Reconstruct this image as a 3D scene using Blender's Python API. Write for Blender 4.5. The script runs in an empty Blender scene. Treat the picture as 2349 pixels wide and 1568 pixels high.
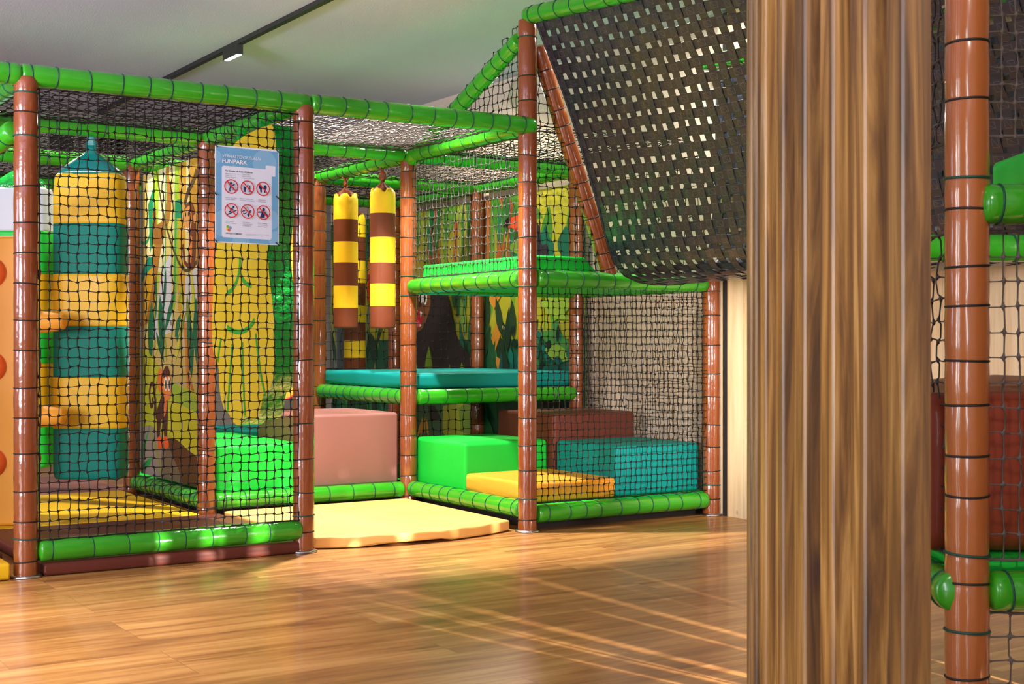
import bpy, bmesh, math, random
import numpy as np
from mathutils import Vector, Matrix
random.seed(7); RNG = np.random.default_rng(7)
SC = bpy.context.scene
COL = SC.collection
A, B, H = 1.317, 1.345, 2.2          # bay width, bay depth, height of the top rails
RP, RB = 0.052, 0.048                # padded post and rail radii
# ---------------------------------------------------------------- camera
F_PX, CAM, YAW = 3117.0, (-4.07, -6.16, 1.03), 0.5725
cam_d = bpy.data.cameras.new('camera'); cam = bpy.data.objects.new('camera', cam_d); COL.objects.link(cam)
cam.location = CAM; cam.rotation_euler = (math.pi/2, 0, -YAW)
cam_d.sensor_width = 36; cam_d.lens = F_PX/2349*36; cam_d.clip_end = 100
cam_d.dof.use_dof = True; cam_d.dof.focus_distance = 7.2; cam_d.dof.aperture_fstop = 12
SC.camera = cam
_s, _c = math.sin(YAW), math.cos(YAW)
_R, _F, _C = np.array([_c, -_s, 0]), np.array([_s, _c, 0]), np.array(CAM)
def _ray(x, y): return _R*(x-1174.5)/F_PX + _F + np.array([0, 0, 1.0])*(784-y)/F_PX
def on_u(x, y, u):                   # where a sight line meets the plane of constant u -> (v, z)
    r = _ray(x, y); p = _C + r*(u-_C[0])/r[0]; return (float(p[1]), float(p[2]))
# ---------------------------------------------------------------- materials
def lin(c): return tuple(((v/255)/12.92 if v/255 <= .04045 else ((v/255+.055)/1.055)**2.4) for v in c)+(1,)
MATS = {}
def nt(m): m.use_nodes = True; return m.node_tree.nodes, m.node_tree.links
def base_mat(key, rgb, rough=.5, metal=0, coat=0, spec=.5):
    if key in MATS: return MATS[key]
    m = bpy.data.materials.new(key); n, l = nt(m); b = n['Principled BSDF']
    b.inputs['Base Color'].default_value = lin(rgb); b.inputs['Roughness'].default_value = rough
    b.inputs['Metallic'].default_value = metal; b.inputs['Coat Weight'].default_value = coat
    b.inputs['Coat Roughness'].default_value = .1; b.inputs['Specular IOR Level'].default_value = spec
    MATS[key] = m; return m
def vinyl(key, rgb, rough=.3, coat=.35, bump=.12, scale=9, var=.08):
    if key in MATS: return MATS[key]
    m = base_mat(key, rgb, rough, 0, coat, .5 if coat > .2 else .25); n, l = nt(m); b = n['Principled BSDF']
    tc = n.new('ShaderNodeTexCoord'); no = n.new('ShaderNodeTexNoise'); no.inputs['Scale'].default_value = scale
    no.inputs['Detail'].default_value = 3; l.new(tc.outputs['Object'], no.inputs['Vector'])
    bu = n.new('ShaderNodeBump'); bu.inputs['Strength'].default_value = bump; bu.inputs['Distance'].default_value = .02
    l.new(no.outputs['Fac'], bu.inputs['Height']); l.new(bu.outputs['Normal'], b.inputs['Normal']); l.new(bu.outputs['Normal'], b.inputs['Coat Normal'])
    hs = n.new('ShaderNodeHueSaturation'); hs.inputs['Color'].default_value = lin(rgb)
    mr = n.new('ShaderNodeMapRange'); mr.inputs['To Min'].default_value = 1-var; mr.inputs['To Max'].default_value = 1+var
    n2 = n.new('ShaderNodeTexNoise'); n2.inputs['Scale'].default_value = 2.5; l.new(tc.outputs['Object'], n2.inputs['Vector'])
    l.new(n2.outputs['Fac'], mr.inputs['Value']); l.new(mr.outputs['Result'], hs.inputs['Value']); l.new(hs.outputs['Color'], b.inputs['Base Color'])
    return m
GREEN = vinyl('green_vinyl', (50, 156, 28), .22, .5, .18, 12)
BROWN = vinyl('brown_vinyl', (134, 68, 31), .2, .7, .2, 13)
MATGREEN = vinyl('bright_green_leatherette', (26, 190, 58), .5, .03, .1)
MATBROWN = vinyl('mauve_brown_leatherette', (146, 98, 90), .5, .03, .1)
MATDARK = vinyl('dark_brown_leatherette', (98, 46, 34), .5, .04, .1)
CHESTNUT = vinyl('chestnut_leatherette', (140, 60, 38), .4, .12, .5, 5)
TEAL = vinyl('teal_leatherette', (0, 134, 130), .6, .0, .1)
TEALDK = vinyl('dark_teal_leatherette', (0, 116, 98), .6, .0, .1)
TEALSHINY = vinyl('shiny_teal_vinyl', (8, 112, 104), .25, .4, .3)
YELLOW = vinyl('yellow_leatherette', (218, 172, 26), .5, .03, .08)
SAND = vinyl('sand_leatherette', (246, 194, 112), .5, .03, .1)
ORANGE = vinyl('orange_leatherette', (236, 158, 50), .5, .03, .1)
ORANGERED = vinyl('orange_red_vinyl', (240, 100, 40), .35, .2, .1)
RED = base_mat('red_vinyl', (214, 30, 36), .4)
WHITEV = vinyl('white_leatherette', (196, 200, 206), .5, .03, .08)
LOGBROWN = vinyl('log_brown_leatherette', (112, 56, 34), .48, .04, .08)
LOGYELLOW = vinyl('log_yellow_leatherette', (248, 204, 40), .48, .04, .08)
BANANA = vinyl('banana_leatherette', (208, 176, 40), .45, .06, .08)
GREENFOIL = vinyl('glossy_green_vinyl', (12, 150, 52), .16, .6, .9, 22)
TIEBLACK = base_mat('black_cord', (22, 18, 18), .6)
TIEGREEN = base_mat('dark_green_cord', (8, 70, 56), .6)
NETCORD = base_mat('black_net_cord', (26, 20, 19), .7, spec=.3)
NETGREY = base_mat('greyish_net_cord', (52, 46, 44), .6)
STEEL = base_mat('steel', (190, 190, 190), .3, 1)
BLACKMETAL = base_mat('black_metal', (32, 32, 32), .45)
# ---------------------------------------------------------------- object helpers
def tag(o, label=None, cat=None, group=None, kind=None):
    for k, v in (('label', label), ('category', cat), ('group', group), ('kind', kind)):
        if v: o[k] = v
    return o
def empty(name, loc, label, cat, group=None, rot=None):
    o = bpy.data.objects.new(name, None); COL.objects.link(o); o.location = loc; o.empty_display_size = .1
    if rot is not None: o.rotation_euler = rot
    return tag(o, label, cat, group)
def link(name, me, parent=None, loc=None):
    o = bpy.data.objects.new(name, me); COL.objects.link(o)
    if parent: o.parent = parent
    if loc is not None: o.location = loc
    return o
class MB:
    """collects faces with material slots and links them as one mesh object"""
    def __init__(s): s.v, s.f, s.m, s.mats, s.sm = [], [], [], [], []
    def mi(s, mat):
        if mat not in s.mats: s.mats.append(mat)
        return s.mats.index(mat)
    def add(s, verts, faces, mat, smooth=False):
        o = len(s.v); s.v += [tuple(p) for p in verts]; k = s.mi(mat)
        for f in faces: s.f.append(tuple(i+o for i in f)); s.m.append(k); s.sm.append(smooth)
    def box(s, x0, x1, y0, y1, z0, z1, mat, M=None):
        v = [(x, y, z) for x in (x0, x1) for y in (y0, y1) for z in (z0, z1)]
        if M is not None: v = [tuple(M @ Vector(p)) for p in v]
        s.add(v, [(0,1,3,2),(4,6,7,5),(0,4,5,1),(2,3,7,6),(0,2,6,4),(1,5,7,3)], mat)
    def lathe(s, prof, mat, n=24, M=None, smooth=True, cap=True):
        """prof: list of (radius, z); ends with radius 0 are closed"""
        v, f = [], []
        for r, z in prof:
            for k in range(n):
                a = 2*math.pi*k/n; v.append((r*math.cos(a), r*math.sin(a), z))
        for i in range(len(prof)-1):
            for k in range(n):
                f.append((i*n+k, i*n+(k+1) % n, (i+1)*n+(k+1) % n, (i+1)*n+k))
        if cap: f.append(tuple(range(n-1, -1, -1))); f.append(tuple((len(prof)-1)*n+k for k in range(n)))
        if M is not None: v = [tuple(M @ Vector(p)) for p in v]
        s.add(v, f, mat, smooth)
    def tube(s, pts, r, mat, n=6, closed=False):
        pts = [Vector(p) for p in pts]; v, f = [], []; N = len(pts)
        for i, p in enumerate(pts):
            d = (pts[(i+1) % N]-pts[i-1]) if closed else (pts[min(i+1, N-1)]-pts[max(i-1, 0)])
            d.normalize(); a = d.cross(Vector((0, 0, 1)))
            if a.length < .05: a = d.cross(Vector((1, 0, 0)))
            a.normalize(); b = d.cross(a); rr = r[i] if isinstance(r, (list, tuple)) else r
            for k in range(n):
                t = 2*math.pi*k/n; v.append(p+a*rr*math.cos(t)+b*rr*math.sin(t))
        for i in range(N if closed else N-1):
            j = (i+1) % N
            for k in range(n): f.append((i*n+k, i*n+(k+1) % n, j*n+(k+1) % n, j*n+k))
        if not closed: f.append(tuple(range(n-1, -1, -1))); f.append(tuple((N-1)*n+k for k in range(n)))
        s.add(v, f, mat, True)
    def mesh(s, name):
        me = bpy.data.meshes.new(name); me.from_pydata(s.v, [], s.f)
        for m in s.mats: me.materials.append(m)
        me.polygons.foreach_set('material_index', s.m); me.polygons.foreach_set('use_smooth', s.sm); me.update()
        bm = bmesh.new(); bm.from_mesh(me); bmesh.ops.recalc_face_normals(bm, faces=bm.faces); bm.to_mesh(me); bm.free()
        return me
    def build(s, name, parent=None, loc=None): return link(name, s.mesh(name), parent, loc)
def bevel(o, w, seg=3, smooth=True):
    m = o.modifiers.new('bevel', 'BEVEL'); m.width = w; m.segments = seg; m.limit_method = 'ANGLE'; m.angle_limit = .6
    if smooth:
        o.data.polygons.foreach_set('use_smooth', [True]*len(o.data.polygons))
        m.harden_normals = True
    return o
def struct(name, mb, label=None):
    o = mb.build(name); o['kind'] = 'structure'
    if label: o['label'] = label
    return o
def torus_mesh(name, R, r, mat, n=24, k=6):
    mb = MB(); mb.tube([(R*math.cos(2*math.pi*i/n), R*math.sin(2*math.pi*i/n), 0) for i in range(n)], r, mat, k, closed=True)
    return mb.mesh(name)
TIE_P = torus_mesh('post_tie', RP-.0015, .0034, TIEBLACK)
TIE_PG = torus_mesh('post_tie_green', RP+.0005, .0036, TIEGREEN)
TIE_B = torus_mesh('rail_tie', RB-.0005, .0032, TIEGREEN)
def padding(length, ties, r, mat, cap0=True, cap1=True):
    """padded sleeve along +z, pinched where cords tie it"""
    zs = [0]+list(ties)+[length]; prof = []
    if cap0: prof += [(.3*r, -.012), (.75*r, -.004)]
    for i in range(len(zs)-1):
        a, b = zs[i], zs[i+1]; e = min(.006, (b-a)*.2)
        bul = 1+random.uniform(.0, .014)
        pin0 = .968 if i > 0 else .94
        prof += [(r*pin0, a), (r*.985, a+e), (r*bul, a+(b-a)*.35), (r*bul, a+(b-a)*.65), (r*.985, b-e)]
    prof.append((r*.92, length))
    if cap1: prof += [(.75*r, length+.004), (.3*r, length+.012)]
    mb = MB(); mb.lathe(prof, mat, 28); 
    v = mb.v
    for i in range(len(v)):           # slight creases round the sleeve
        x, y, z = v[i]; a = math.atan2(y, x); k = 1+.006*math.sin(a*5+z*31)+.005*math.sin(a*9-z*57)
        v[i] = (x*k, y*k, z)
    return mb
def spaced(length, pitch, lo=.06):
    t, z = [], lo*random.uniform(.7, 1.2)
    while z < length-.05: t.append(z); z += pitch*random.uniform(.78, 1.2)
    return t
def add_ties(root, ties, mesh, tilt=.06):
    for z in ties:
        o = link('tie_cord', mesh, root, (0, 0, z)); o.rotation_euler = (random.uniform(-tilt, tilt), random.uniform(-tilt, tilt), 0)
def post(u, v, z1, label, pitch=.15, green=(), z0=0.0, group='brown padded posts', lean=(0, 0), mat=None):
    o = empty('padded_post', (u, v, z0), label, 'post', group, rot=(lean[0], lean[1], random.uniform(0, 6)*0))
    L = z1-z0; ties = [t for t in spaced(L, pitch, .09) if all(abs(t+z0-g) > .05 for g in green)]
    allt = sorted(ties+[g-z0 for g in green])
    p = padding(L, allt, RP, mat or BROWN, cap0=False).build('padding', o)
    add_ties(o, ties, TIE_P); add_ties(o, [g-z0 for g in green], TIE_PG)
    if z0 == 0:
        mb = MB(); mb.lathe([(.066, 0), (.068, .004), (.066, .010), (.056, .013)], STEEL, 28); mb.build('base_plate', o)
    return o
def rail(p0, p1, label, pitch=.125, group='green padded rails', r=RB, mat=None, inset=.0, cat='rail'):
    a, b = Vector(p0), Vector(p1); d = b-a; L = d.length; d.normalize()
    a = a+d*inset; L -= 2*inset
    o = empty('padded_rail', a, label, cat, group, rot=d.to_track_quat('Z', 'Y').to_euler())
    ties = spaced(L, pitch, .05)
    padding(L, ties, r, mat or GREEN).build('padding', o)
    add_ties(o, ties, TIE_B, .1)
    return o
def block(name, x0, x1, y0, y1, z0, z1, mat, label, cat, bw=.022, group=None, bulge=.006):
    bm = bmesh.new(); bmesh.ops.create_cube(bm, size=1)
    bmesh.ops.subdivide_edges(bm, edges=bm.edges[:], cuts=5, use_grid_fill=True)
    cx, cy, cz, sx, sy, sz = (x0+x1)/2, (y0+y1)/2, z0, x1-x0, y1-y0, z1-z0
    for q in bm.verts:
        x, y, z = q.co*2
        k = bulge*random.uniform(.6, 1.3)
        bx = k*(1-y*y)*(1-z*z) if abs(x) > .99 else 0; by = k*(1-x*x)*(1-z*z) if abs(y) > .99 else 0; bz = k*(1-x*x)*(1-y*y) if z > .99 else 0
        q.co = (x*sx/2+bx*np.sign(x), y*sy/2+by*np.sign(y), (z+1)*sz/2+bz)
    me = bpy.data.meshes.new(name); bm.to_mesh(me); bm.free(); me.materials.append(mat)
    o = link(name, me, None, (cx, cy, cz)); bevel(o, bw, 3)
    return tag(o, label, cat, group)
def net(O, U, V, cell, label, r=.0021, mat=None, jit=.16, bulge=0, mask=None, cellv=None, warp=None, group='black knotted safety nets', nrm=None):
    """one knotted net: hubs at the crossings, cords between them, all one connected mesh"""
    O, U, V = (np.array(q, float) for q in (O, U, V))
    nu = max(2, int(round(np.linalg.norm(U)/cell))); nv = max(2, int(round(np.linalg.norm(V)/(cellv or cell))))
    eu, ev = U/np.linalg.norm(U), V/np.linalg.norm(V); en = np.cross(eu, ev)
    I, J = np.meshgrid(np.arange(nu+1), np.arange(nv+1), indexing='ij')
    s, t = I/nu, J/nv
    ju = RNG.normal(0, cell*jit*.4, s.shape); jv = RNG.normal(0, cell*jit*.4, s.shape); jn = RNG.normal(0, cell*.07, s.shape)
    # cords drift together along the net
    ju += np.cumsum(RNG.normal(0, cell*.018, s.shape), axis=1)*.6; jv += np.cumsum(RNG.normal(0, cell*.018, s.shape), axis=0)*.6
    edge = np.minimum(np.minimum(s, 1-s), np.minimum(t, 1-t)); w = np.clip(edge*12, 0, 1)
    P = O+U*s[..., None]+V*t[..., None]+eu*(ju*w)[..., None]+ev*(jv*w)[..., None]+en*(jn+bulge*16*s*(1-s)*t*(1-t))[..., None]
    ok = np.ones(s.shape, bool)
    if mask is not None: ok = mask(s, t)
    if warp is not None: P = warp(P, s, t)
    r = r*.66; k = r*2.1; verts = []; faces = []
    cs = [(-1,-1,-1),(-1,-1,1),(-1,1,-1),(-1,1,1),(1,-1,-1),(1,-1,1),(1,1,-1),(1,1,1)]
    hub = np.stack([P+eu*a*k+ev*b*k+en*c*k for a, b, c in cs], axis=2)      # nu+1,nv+1,8,3
    idx = -np.ones(s.shape, int); n = int(ok.sum()); idx[ok] = np.arange(n)
    V_ = [hub[ok].reshape(-1, 3)]; base = n*8
    FU1, FU0 = (4, 6, 7, 5), (0, 2, 3, 1); FV1, FV0 = (2, 6, 7, 3), (0, 4, 5, 1)
    h8 = np.arange(n)*8
    quads = [np.stack([h8+i for i in (0, 2, 6, 4)], 1), np.stack([h8+i for i in (1, 5, 7, 3)], 1)]
    for ax in (0, 1):
        if ax == 0: a, b, pa, pb, e1, e2, fa, fb = idx[:-1], idx[1:], P[:-1], P[1:], ev, en, FU1, FU0
        else: a, b, pa, pb, e1, e2, fa, fb = idx[:, :-1], idx[:, 1:], P[:, :-1], P[:, 1:], eu, en, FV1, FV0
        m = (a >= 0) & (b >= 0); a, b, pa, pb = a[m], b[m], pa[m], pb[m]; N = len(a)
        if not N: continue
        sagv = RNG.normal(0, cell*.05, (N, 1))*e1+RNG.normal(0, cell*.06, (N, 1))*e2
        rings = []
        for tt, sg in ((.2, .5), (.8, .5)):
            c = pa*(1-tt)+pb*tt+sagv*sg*2
            ring = np.stack([c-e1*r-e2*r, c+e1*r-e2*r, c+e1*r+e2*r, c-e1*r+e2*r], 1)
            V_.append(ring.reshape(-1, 3)); rings.append(base+np.arange(N)[:, None]*4+np.arange(4)); base += N*4
        ha, hb = (a*8)[:, None]+np.array(fa), (b*8)[:, None]+np.array(fb)
        if ax == 1: pass
        seq = [ha, rings[0], rings[1], hb]
        for q0, q1 in zip(seq[:-1], seq[1:]):
            for i in range(4):
                j = (i+1) % 4; quads.append(np.stack([q0[:, i], q0[:, j], q1[:, j], q1[:, i]], 1))
    VV = np.concatenate(V_); Q = np.concatenate(quads)
    me = bpy.data.meshes.new('safety_net'); me.vertices.add(len(VV)); me.vertices.foreach_set('co', VV.ravel())
    me.loops.add(Q.size); me.loops.foreach_set('vertex_index', Q.ravel().astype(np.int32))
    me.polygons.add(len(Q)); me.polygons.foreach_set('loop_start', np.arange(len(Q), dtype=np.int32)*4)
    me.polygons.foreach_set('use_smooth', np.ones(len(Q), bool)); me.materials.append(mat or NETCORD); me.update(calc_edges=True); me.validate()
    bm = bmesh.new(); bm.from_mesh(me); bmesh.ops.recalc_face_normals(bm, faces=bm.faces); bm.to_mesh(me); bm.free()
    o = tag(link('safety_net', me), label, 'net', group)
    if mask is None and warp is None:      # rope sewn round the edge
        mb = MB()
        def wob(a, b): return [Vector(a)*(1-q/14)+Vector(b)*(q/14)+Vector(RNG.normal(0, .002, 3)) for q in range(15)]
        c = [O, O+U, O+U+V, O+V]
        for i in range(4): mb.tube(wob(c[i], c[(i+1) % 4]), r*2.1, mat or NETCORD, 6)
        mb.build('edge_rope', o)
    return o
# ---------------------------------------------------------------- printed panels
def ell(cx, cy, rx, ry, n=28, rot=0):
    c, s = math.cos(math.radians(rot)), math.sin(math.radians(rot)); out = []
    for i in range(n):
        a = 2*math.pi*i/n; x, y = rx*math.cos(a), ry*math.sin(a); out.append((cx+x*c-y*s, cy+x*s+y*c))
    return out
def rect(x0, x1, y0, y1): return [(x0, y0), (x1, y0), (x1, y1), (x0, y1)]
def rrect(x0, x1, y0, y1, r, n=6):
    out = []
    for cx, cy, a0 in ((x1-r, y1-r, 0), (x0+r, y1-r, 90), (x0+r, y0+r, 180), (x1-r, y0+r, 270)):
        for i in range(n+1): a = math.radians(a0+90*i/n); out.append((cx+r*math.cos(a), cy+r*math.sin(a)))
    return out
def leaf(cx, cy, L, W, ang, n=9, tip=1.0):
    c, s = math.cos(math.radians(ang)), math.sin(math.radians(ang)); pts = []
    for i in range(n+1): t = i/n; pts.append((t*L, W/2*math.sin(math.pi*t**tip)))
    for i in range(n-1, 0, -1): t = i/n; pts.append((t*L, -W/2*math.sin(math.pi*t**tip)))
    return [(cx+x*c-y*s, cy+x*s+y*c) for x, y in pts]
def stroke(pts, w, w1=None):
    out_l, out_r = [], []; N = len(pts)
    for i, (x, y) in enumerate(pts):
        x0, y0 = pts[max(i-1, 0)]; x1, y1 = pts[min(i+1, N-1)]; dx, dy = x1-x0, y1-y0; L = math.hypot(dx, dy) or 1
        k = (w+(w1-w)*i/(N-1) if w1 is not None else w)/2
        out_l.append((x-dy/L*k, y+dx/L*k)); out_r.append((x+dy/L*k, y-dx/L*k))
    return out_l+out_r[::-1]
def curve(pts, n=6):
    out = []; P = [pts[0]]+list(pts)+[pts[-1]]
    for i in range(1, len(P)-2):
        p0, p1, p2, p3 = P[i-1:i+3]
        for k in range(n):
            t = k/n
            out.append(tuple(.5*((2*p1[d])+(-p0[d]+p2[d])*t+(2*p0[d]-5*p1[d]+4*p2[d]-p3[d])*t*t+(-p0[d]+3*p1[d]-3*p2[d]+p3[d])*t**3) for d in (0, 1)))
    return out+[pts[-1]]
def clip(poly, x0, x1, y0, y1):
    for ax, lim, sg in ((0, x0, 1), (0, x1, -1), (1, y0, 1), (1, y1, -1)):
        out = []
        for i in range(len(poly)):
            p, q = poly[i-1], poly[i]; ip, iq = sg*(p[ax]-lim) >= 0, sg*(q[ax]-lim) >= 0
            if ip != iq:
                t = (lim-p[ax])/(q[ax]-p[ax]); out.append((p[0]+(q[0]-p[0])*t, p[1]+(q[1]-p[1])*t))
            if iq: out.append(q)
        poly = out
        if len(poly) < 3: return []
    return poly
class Print:
    """flat printed artwork: colour shapes in layers on a thin sheet"""
    def __init__(s, rough=.45): s.items, s.rough = [], rough
    def __call__(s, poly, rgb, layer): s.items.append((poly, tuple(rgb), layer)); return s
    def into(s, mb, to3d, step=.00003, bounds=None):
        for rank, (poly, rgb, layer) in enumerate(sorted(s.items, key=lambda q: q[2])):
            if bounds: poly = clip(poly, *bounds)
            if len(poly) < 3: continue
            mb.add([to3d(x, y, (rank+1)*step) for x, y in poly], [tuple(range(len(poly)))], base_mat('print_%d_%d_%d' % rgb, rgb, s.rough))
# ================================================================ room shell
def noise_bump(m, scale, strength, dist=.01, coord='Object', stretch=(1, 1, 1)):
    n, l = nt(m); b = n['Principled BSDF']; tc = n.new('ShaderNodeTexCoord'); mp = n.new('ShaderNodeMapping'); mp.inputs['Scale'].default_value = stretch
    no = n.new('ShaderNodeTexNoise'); no.inputs['Scale'].default_value = scale; no.inputs['Detail'].default_value = 4
    l.new(tc.outputs[coord], mp.inputs['Vector']); l.new(mp.outputs['Vector'], no.inputs['Vector'])
    bu = n.new('ShaderNodeBump'); bu.inputs['Strength'].default_value = strength; bu.inputs['Distance'].default_value = dist
    l.new(no.outputs['Fac'], bu.inputs['Height']); l.new(bu.outputs['Normal'], b.inputs['Normal']); return n, l, b, tc, mp, no
def ramp(n, l, src, stops):
    r = n.new('ShaderNodeValToRGB'); e = r.color_ramp.elements
    while len(e) < len(stops): e.new(.5)
    for q, (p, c) in zip(e, stops): q.position = p; q.color = lin(c)
    l.new(src, r.inputs['Fac']); return r
def planks(key, stops, axis_len, row, rough, stretch, nscale=1.0, vertical=False, seam=(60, 35, 18), seamw=.0012, coat=0, tint=.25, knots=None):
    m = base_mat(key, stops[1][1], rough, 0, coat); n, l = nt(m); b = n['Principled BSDF']
    tc = n.new('ShaderNodeTexCoord'); mp = n.new('ShaderNodeMapping'); l.new(tc.outputs['Object'], mp.inputs['Vector'])
    if vertical: mp.inputs['Rotation'].default_value = vertical
    br = n.new('ShaderNodeTexBrick'); br.inputs['Scale'].default_value = 1; br.inputs['Brick Width'].default_value = axis_len; br.inputs['Row Height'].default_value = row
    br.inputs['Mortar Size'].default_value = seamw; br.inputs['Mortar Smooth'].default_value = .3; br.offset = .37; br.offset_frequency = 3
    br.inputs['Color1'].default_value = (0, 0, 0, 1); br.inputs['Color2'].default_value = (1, 1, 1, 1); br.inputs['Mortar'].default_value = (.5, .5, .5, 1)
    l.new(mp.outputs['Vector'], br.inputs['Vector'])
    # grain: noise stretched along the board, shifted from board to board
    sh = n.new('ShaderNodeVectorMath'); sh.operation = 'MULTIPLY_ADD'; sh.inputs[1].default_value = (7, 3, 5); l.new(br.outputs['Color'], sh.inputs[0]); l.new(mp.outputs['Vector'], sh.inputs[2])
    m2 = n.new('ShaderNodeMapping'); m2.inputs['Scale'].default_value = stretch; l.new(sh.outputs['Vector'], m2.inputs['Vector'])
    no = n.new('ShaderNodeTexNoise'); no.inputs['Scale'].default_value = nscale; no.inputs['Detail'].default_value = 8; no.inputs['Roughness'].default_value = .62; no.inputs['Distortion'].default_value = .6
    l.new(m2.outputs['Vector'], no.inputs['Vector'])
    r = ramp(n, l, no.outputs['Fac'], stops)
    hs = n.new('ShaderNodeHueSaturation'); l.new(r.outputs['Color'], hs.inputs['Color'])
    mr = n.new('ShaderNodeMapRange'); mr.inputs['To Min'].default_value = 1-tint; mr.inputs['To Max'].default_value = 1+tint; l.new(br.outputs['Color'], mr.inputs['Value']); l.new(mr.outputs['Result'], hs.inputs['Value'])
    mx = n.new('ShaderNodeMix'); mx.data_type = 'RGBA'; mx.inputs['B'].default_value = lin(seam); l.new(br.outputs['Fac'], mx.inputs['Factor']); l.new(hs.outputs['Color'], mx.inputs['A'])
    out = mx.outputs['Result']
    if knots:
        vo = n.new('ShaderNodeTexVoronoi'); vo.inputs['Scale'].default_value = knots[0]; m3 = n.new('ShaderNodeMapping'); m3.inputs['Scale'].default_value = knots[1]
        l.new(mp.outputs['Vector'], m3.inputs['Vector']); l.new(m3.outputs['Vector'], vo.inputs['Vector'])
        kr = ramp(n, l, vo.outputs['Distance'], [(0, (255, 255, 255)), (knots[2], (0, 0, 0))])
        mk = n.new('ShaderNodeMix'); mk.data_type = 'RGBA'; mk.inputs['B'].default_value = lin(knots[3]); l.new(kr.outputs['Color'], mk.inputs['Factor']); l.new(out, mk.inputs['A']); out = mk.outputs['Result']
    l.new(out, b.inputs['Base Color'])
    bu = n.new('ShaderNodeBump'); bu.inputs['Strength'].default_value = .12; bu.inputs['Distance'].default_value = .004; l.new(no.outputs['Fac'], bu.inputs['Height']); l.new(bu.outputs['Normal'], b.inputs['Normal'])
    return m
FLOORM = planks('oak_floor', [(.25, (108, 64, 30)), (.42, (156, 102, 52)), (.56, (186, 132, 72)), (.72, (208, 158, 96))], 1.3, .19, .36, (.9, 9, 1), 1.6, seam=(92, 56, 28), seamw=.0008, coat=.15, tint=.12)
PINE = planks('pine_boards', [(.3, (208, 170, 124)), (.5, (226, 196, 154)), (.7, (234, 210, 174))], 3.2, .12, .5, (.8, 12, 8), 1.5, vertical=(0, math.pi/2, 0), seam=(150, 100, 60), seamw=.001, tint=.06, knots=(1.0, (5, 9, 9), .1, (120, 70, 36)))
mb = MB(); mb.box(-9, 1.42, -10.5, 5.62, -.06, 0, FLOORM); struct('floor', mb, 'warm oak plank floor running under the play frames')
CEILM = base_mat('ceiling_plaster', (198, 197, 224), .9, 0, 0, .1); noise_bump(CEILM, 90, .25, .006)  # white plaster, tinted lavender to stand in for cooler light on it
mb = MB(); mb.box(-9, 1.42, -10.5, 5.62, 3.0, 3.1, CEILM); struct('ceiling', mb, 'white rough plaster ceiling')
BEIGE = base_mat('beige_plaster', (216, 194, 178), .85, 0, 0, .2); noise_bump(BEIGE, 60, .15)
mb = MB(); mb.box(1.42, 1.5, -.02, 5.62, 0, 3.0, BEIGE); mb.box(1.42, 1.5, -10.5, -.02, 0, 3.0, BEIGE); struct('wall_right', mb, 'beige plaster wall beside the play frame')
mb = MB(); mb.box(1.345, 1.418, -9.5, -.105, 0, 2.98, PINE); struct('wall_right_cladding', mb, 'pale pine board cladding on the wall')
mb = MB(); mb.box(1.35, 1.418, -.1, -.06, 0, 2.98, BLACKMETAL); struct('trim_1', mb, 'black vertical strip at the edge of the pine cladding')
mb = MB(); mb.box(1.35, 1.418, -.055, -.015, 0, 2.98, base_mat('cream_trim', (214, 196, 164), .6)); struct('trim_2', mb, 'cream vertical strip beside the black strip')
GREYWALL = base_mat('grey_plaster', (138, 132, 126), .85, 0, 0, .2); noise_bump(GREYWALL, 40, .2)
mb = MB(); mb.box(-9, 1.42, 5.5, 5.62, 0, 3.0, GREYWALL)
DARKP = base_mat('dark_wall_graphic', (40, 36, 36), .7)
def sq(u0, u1, z0, z1): mb.box(u0, u1, 5.494, 5.5, z0, z1, DARKP)
sq(-1.157, -.965, 2.64, 2.78); sq(-1.7, -1.5, 2.64, 2.78)
for i in range(18):                          # dark rounded ring in the wall pattern
    a, b2 = 2*math.pi*i/18, 2*math.pi*(i+1)/18
    mb.add([(-.86+.07*math.cos(q)*k, 5.493, 2.71+.07*math.sin(q)*k) for q, k in ((a, 1), (b2, 1), (b2, .7), (a, .7))], [(0, 1, 2, 3)], DARKP)
for i in range(5): sq(-.75+i*.05, -.72+i*.05, 2.64, 2.78)
for i in range(4): sq(-.76, -.5, 2.645+i*.036, 2.66+i*.036)
for k0 in (-.46, 1.22, .2):
    for i in range(7):
        for j in range(6):
            if (i+j) % 2: sq(k0+i*.024, k0+i*.024+.024, 2.64+j*.024, 2.664+j*.024)
for i in range(6): sq(.89+i*.026, .9+i*.026, 2.6, 2.77)
for j in range(6): sq(.88, 1.03, 2.61+j*.03, 2.62+j*.03)
sq(-2.3, -2.1, 2.64, 2.78); sq(-3, -2.6, 2.6, 2.78)
struct('wall_back', mb, 'grey back wall with a band of black and white patterns')
mb = MB(); mb.box(-3.6, 1.42, -10.5, -10.38, 0, 3.0, BEIGE); struct('wall_front', mb, 'plain plaster wall at the far side of the hall')
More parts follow.
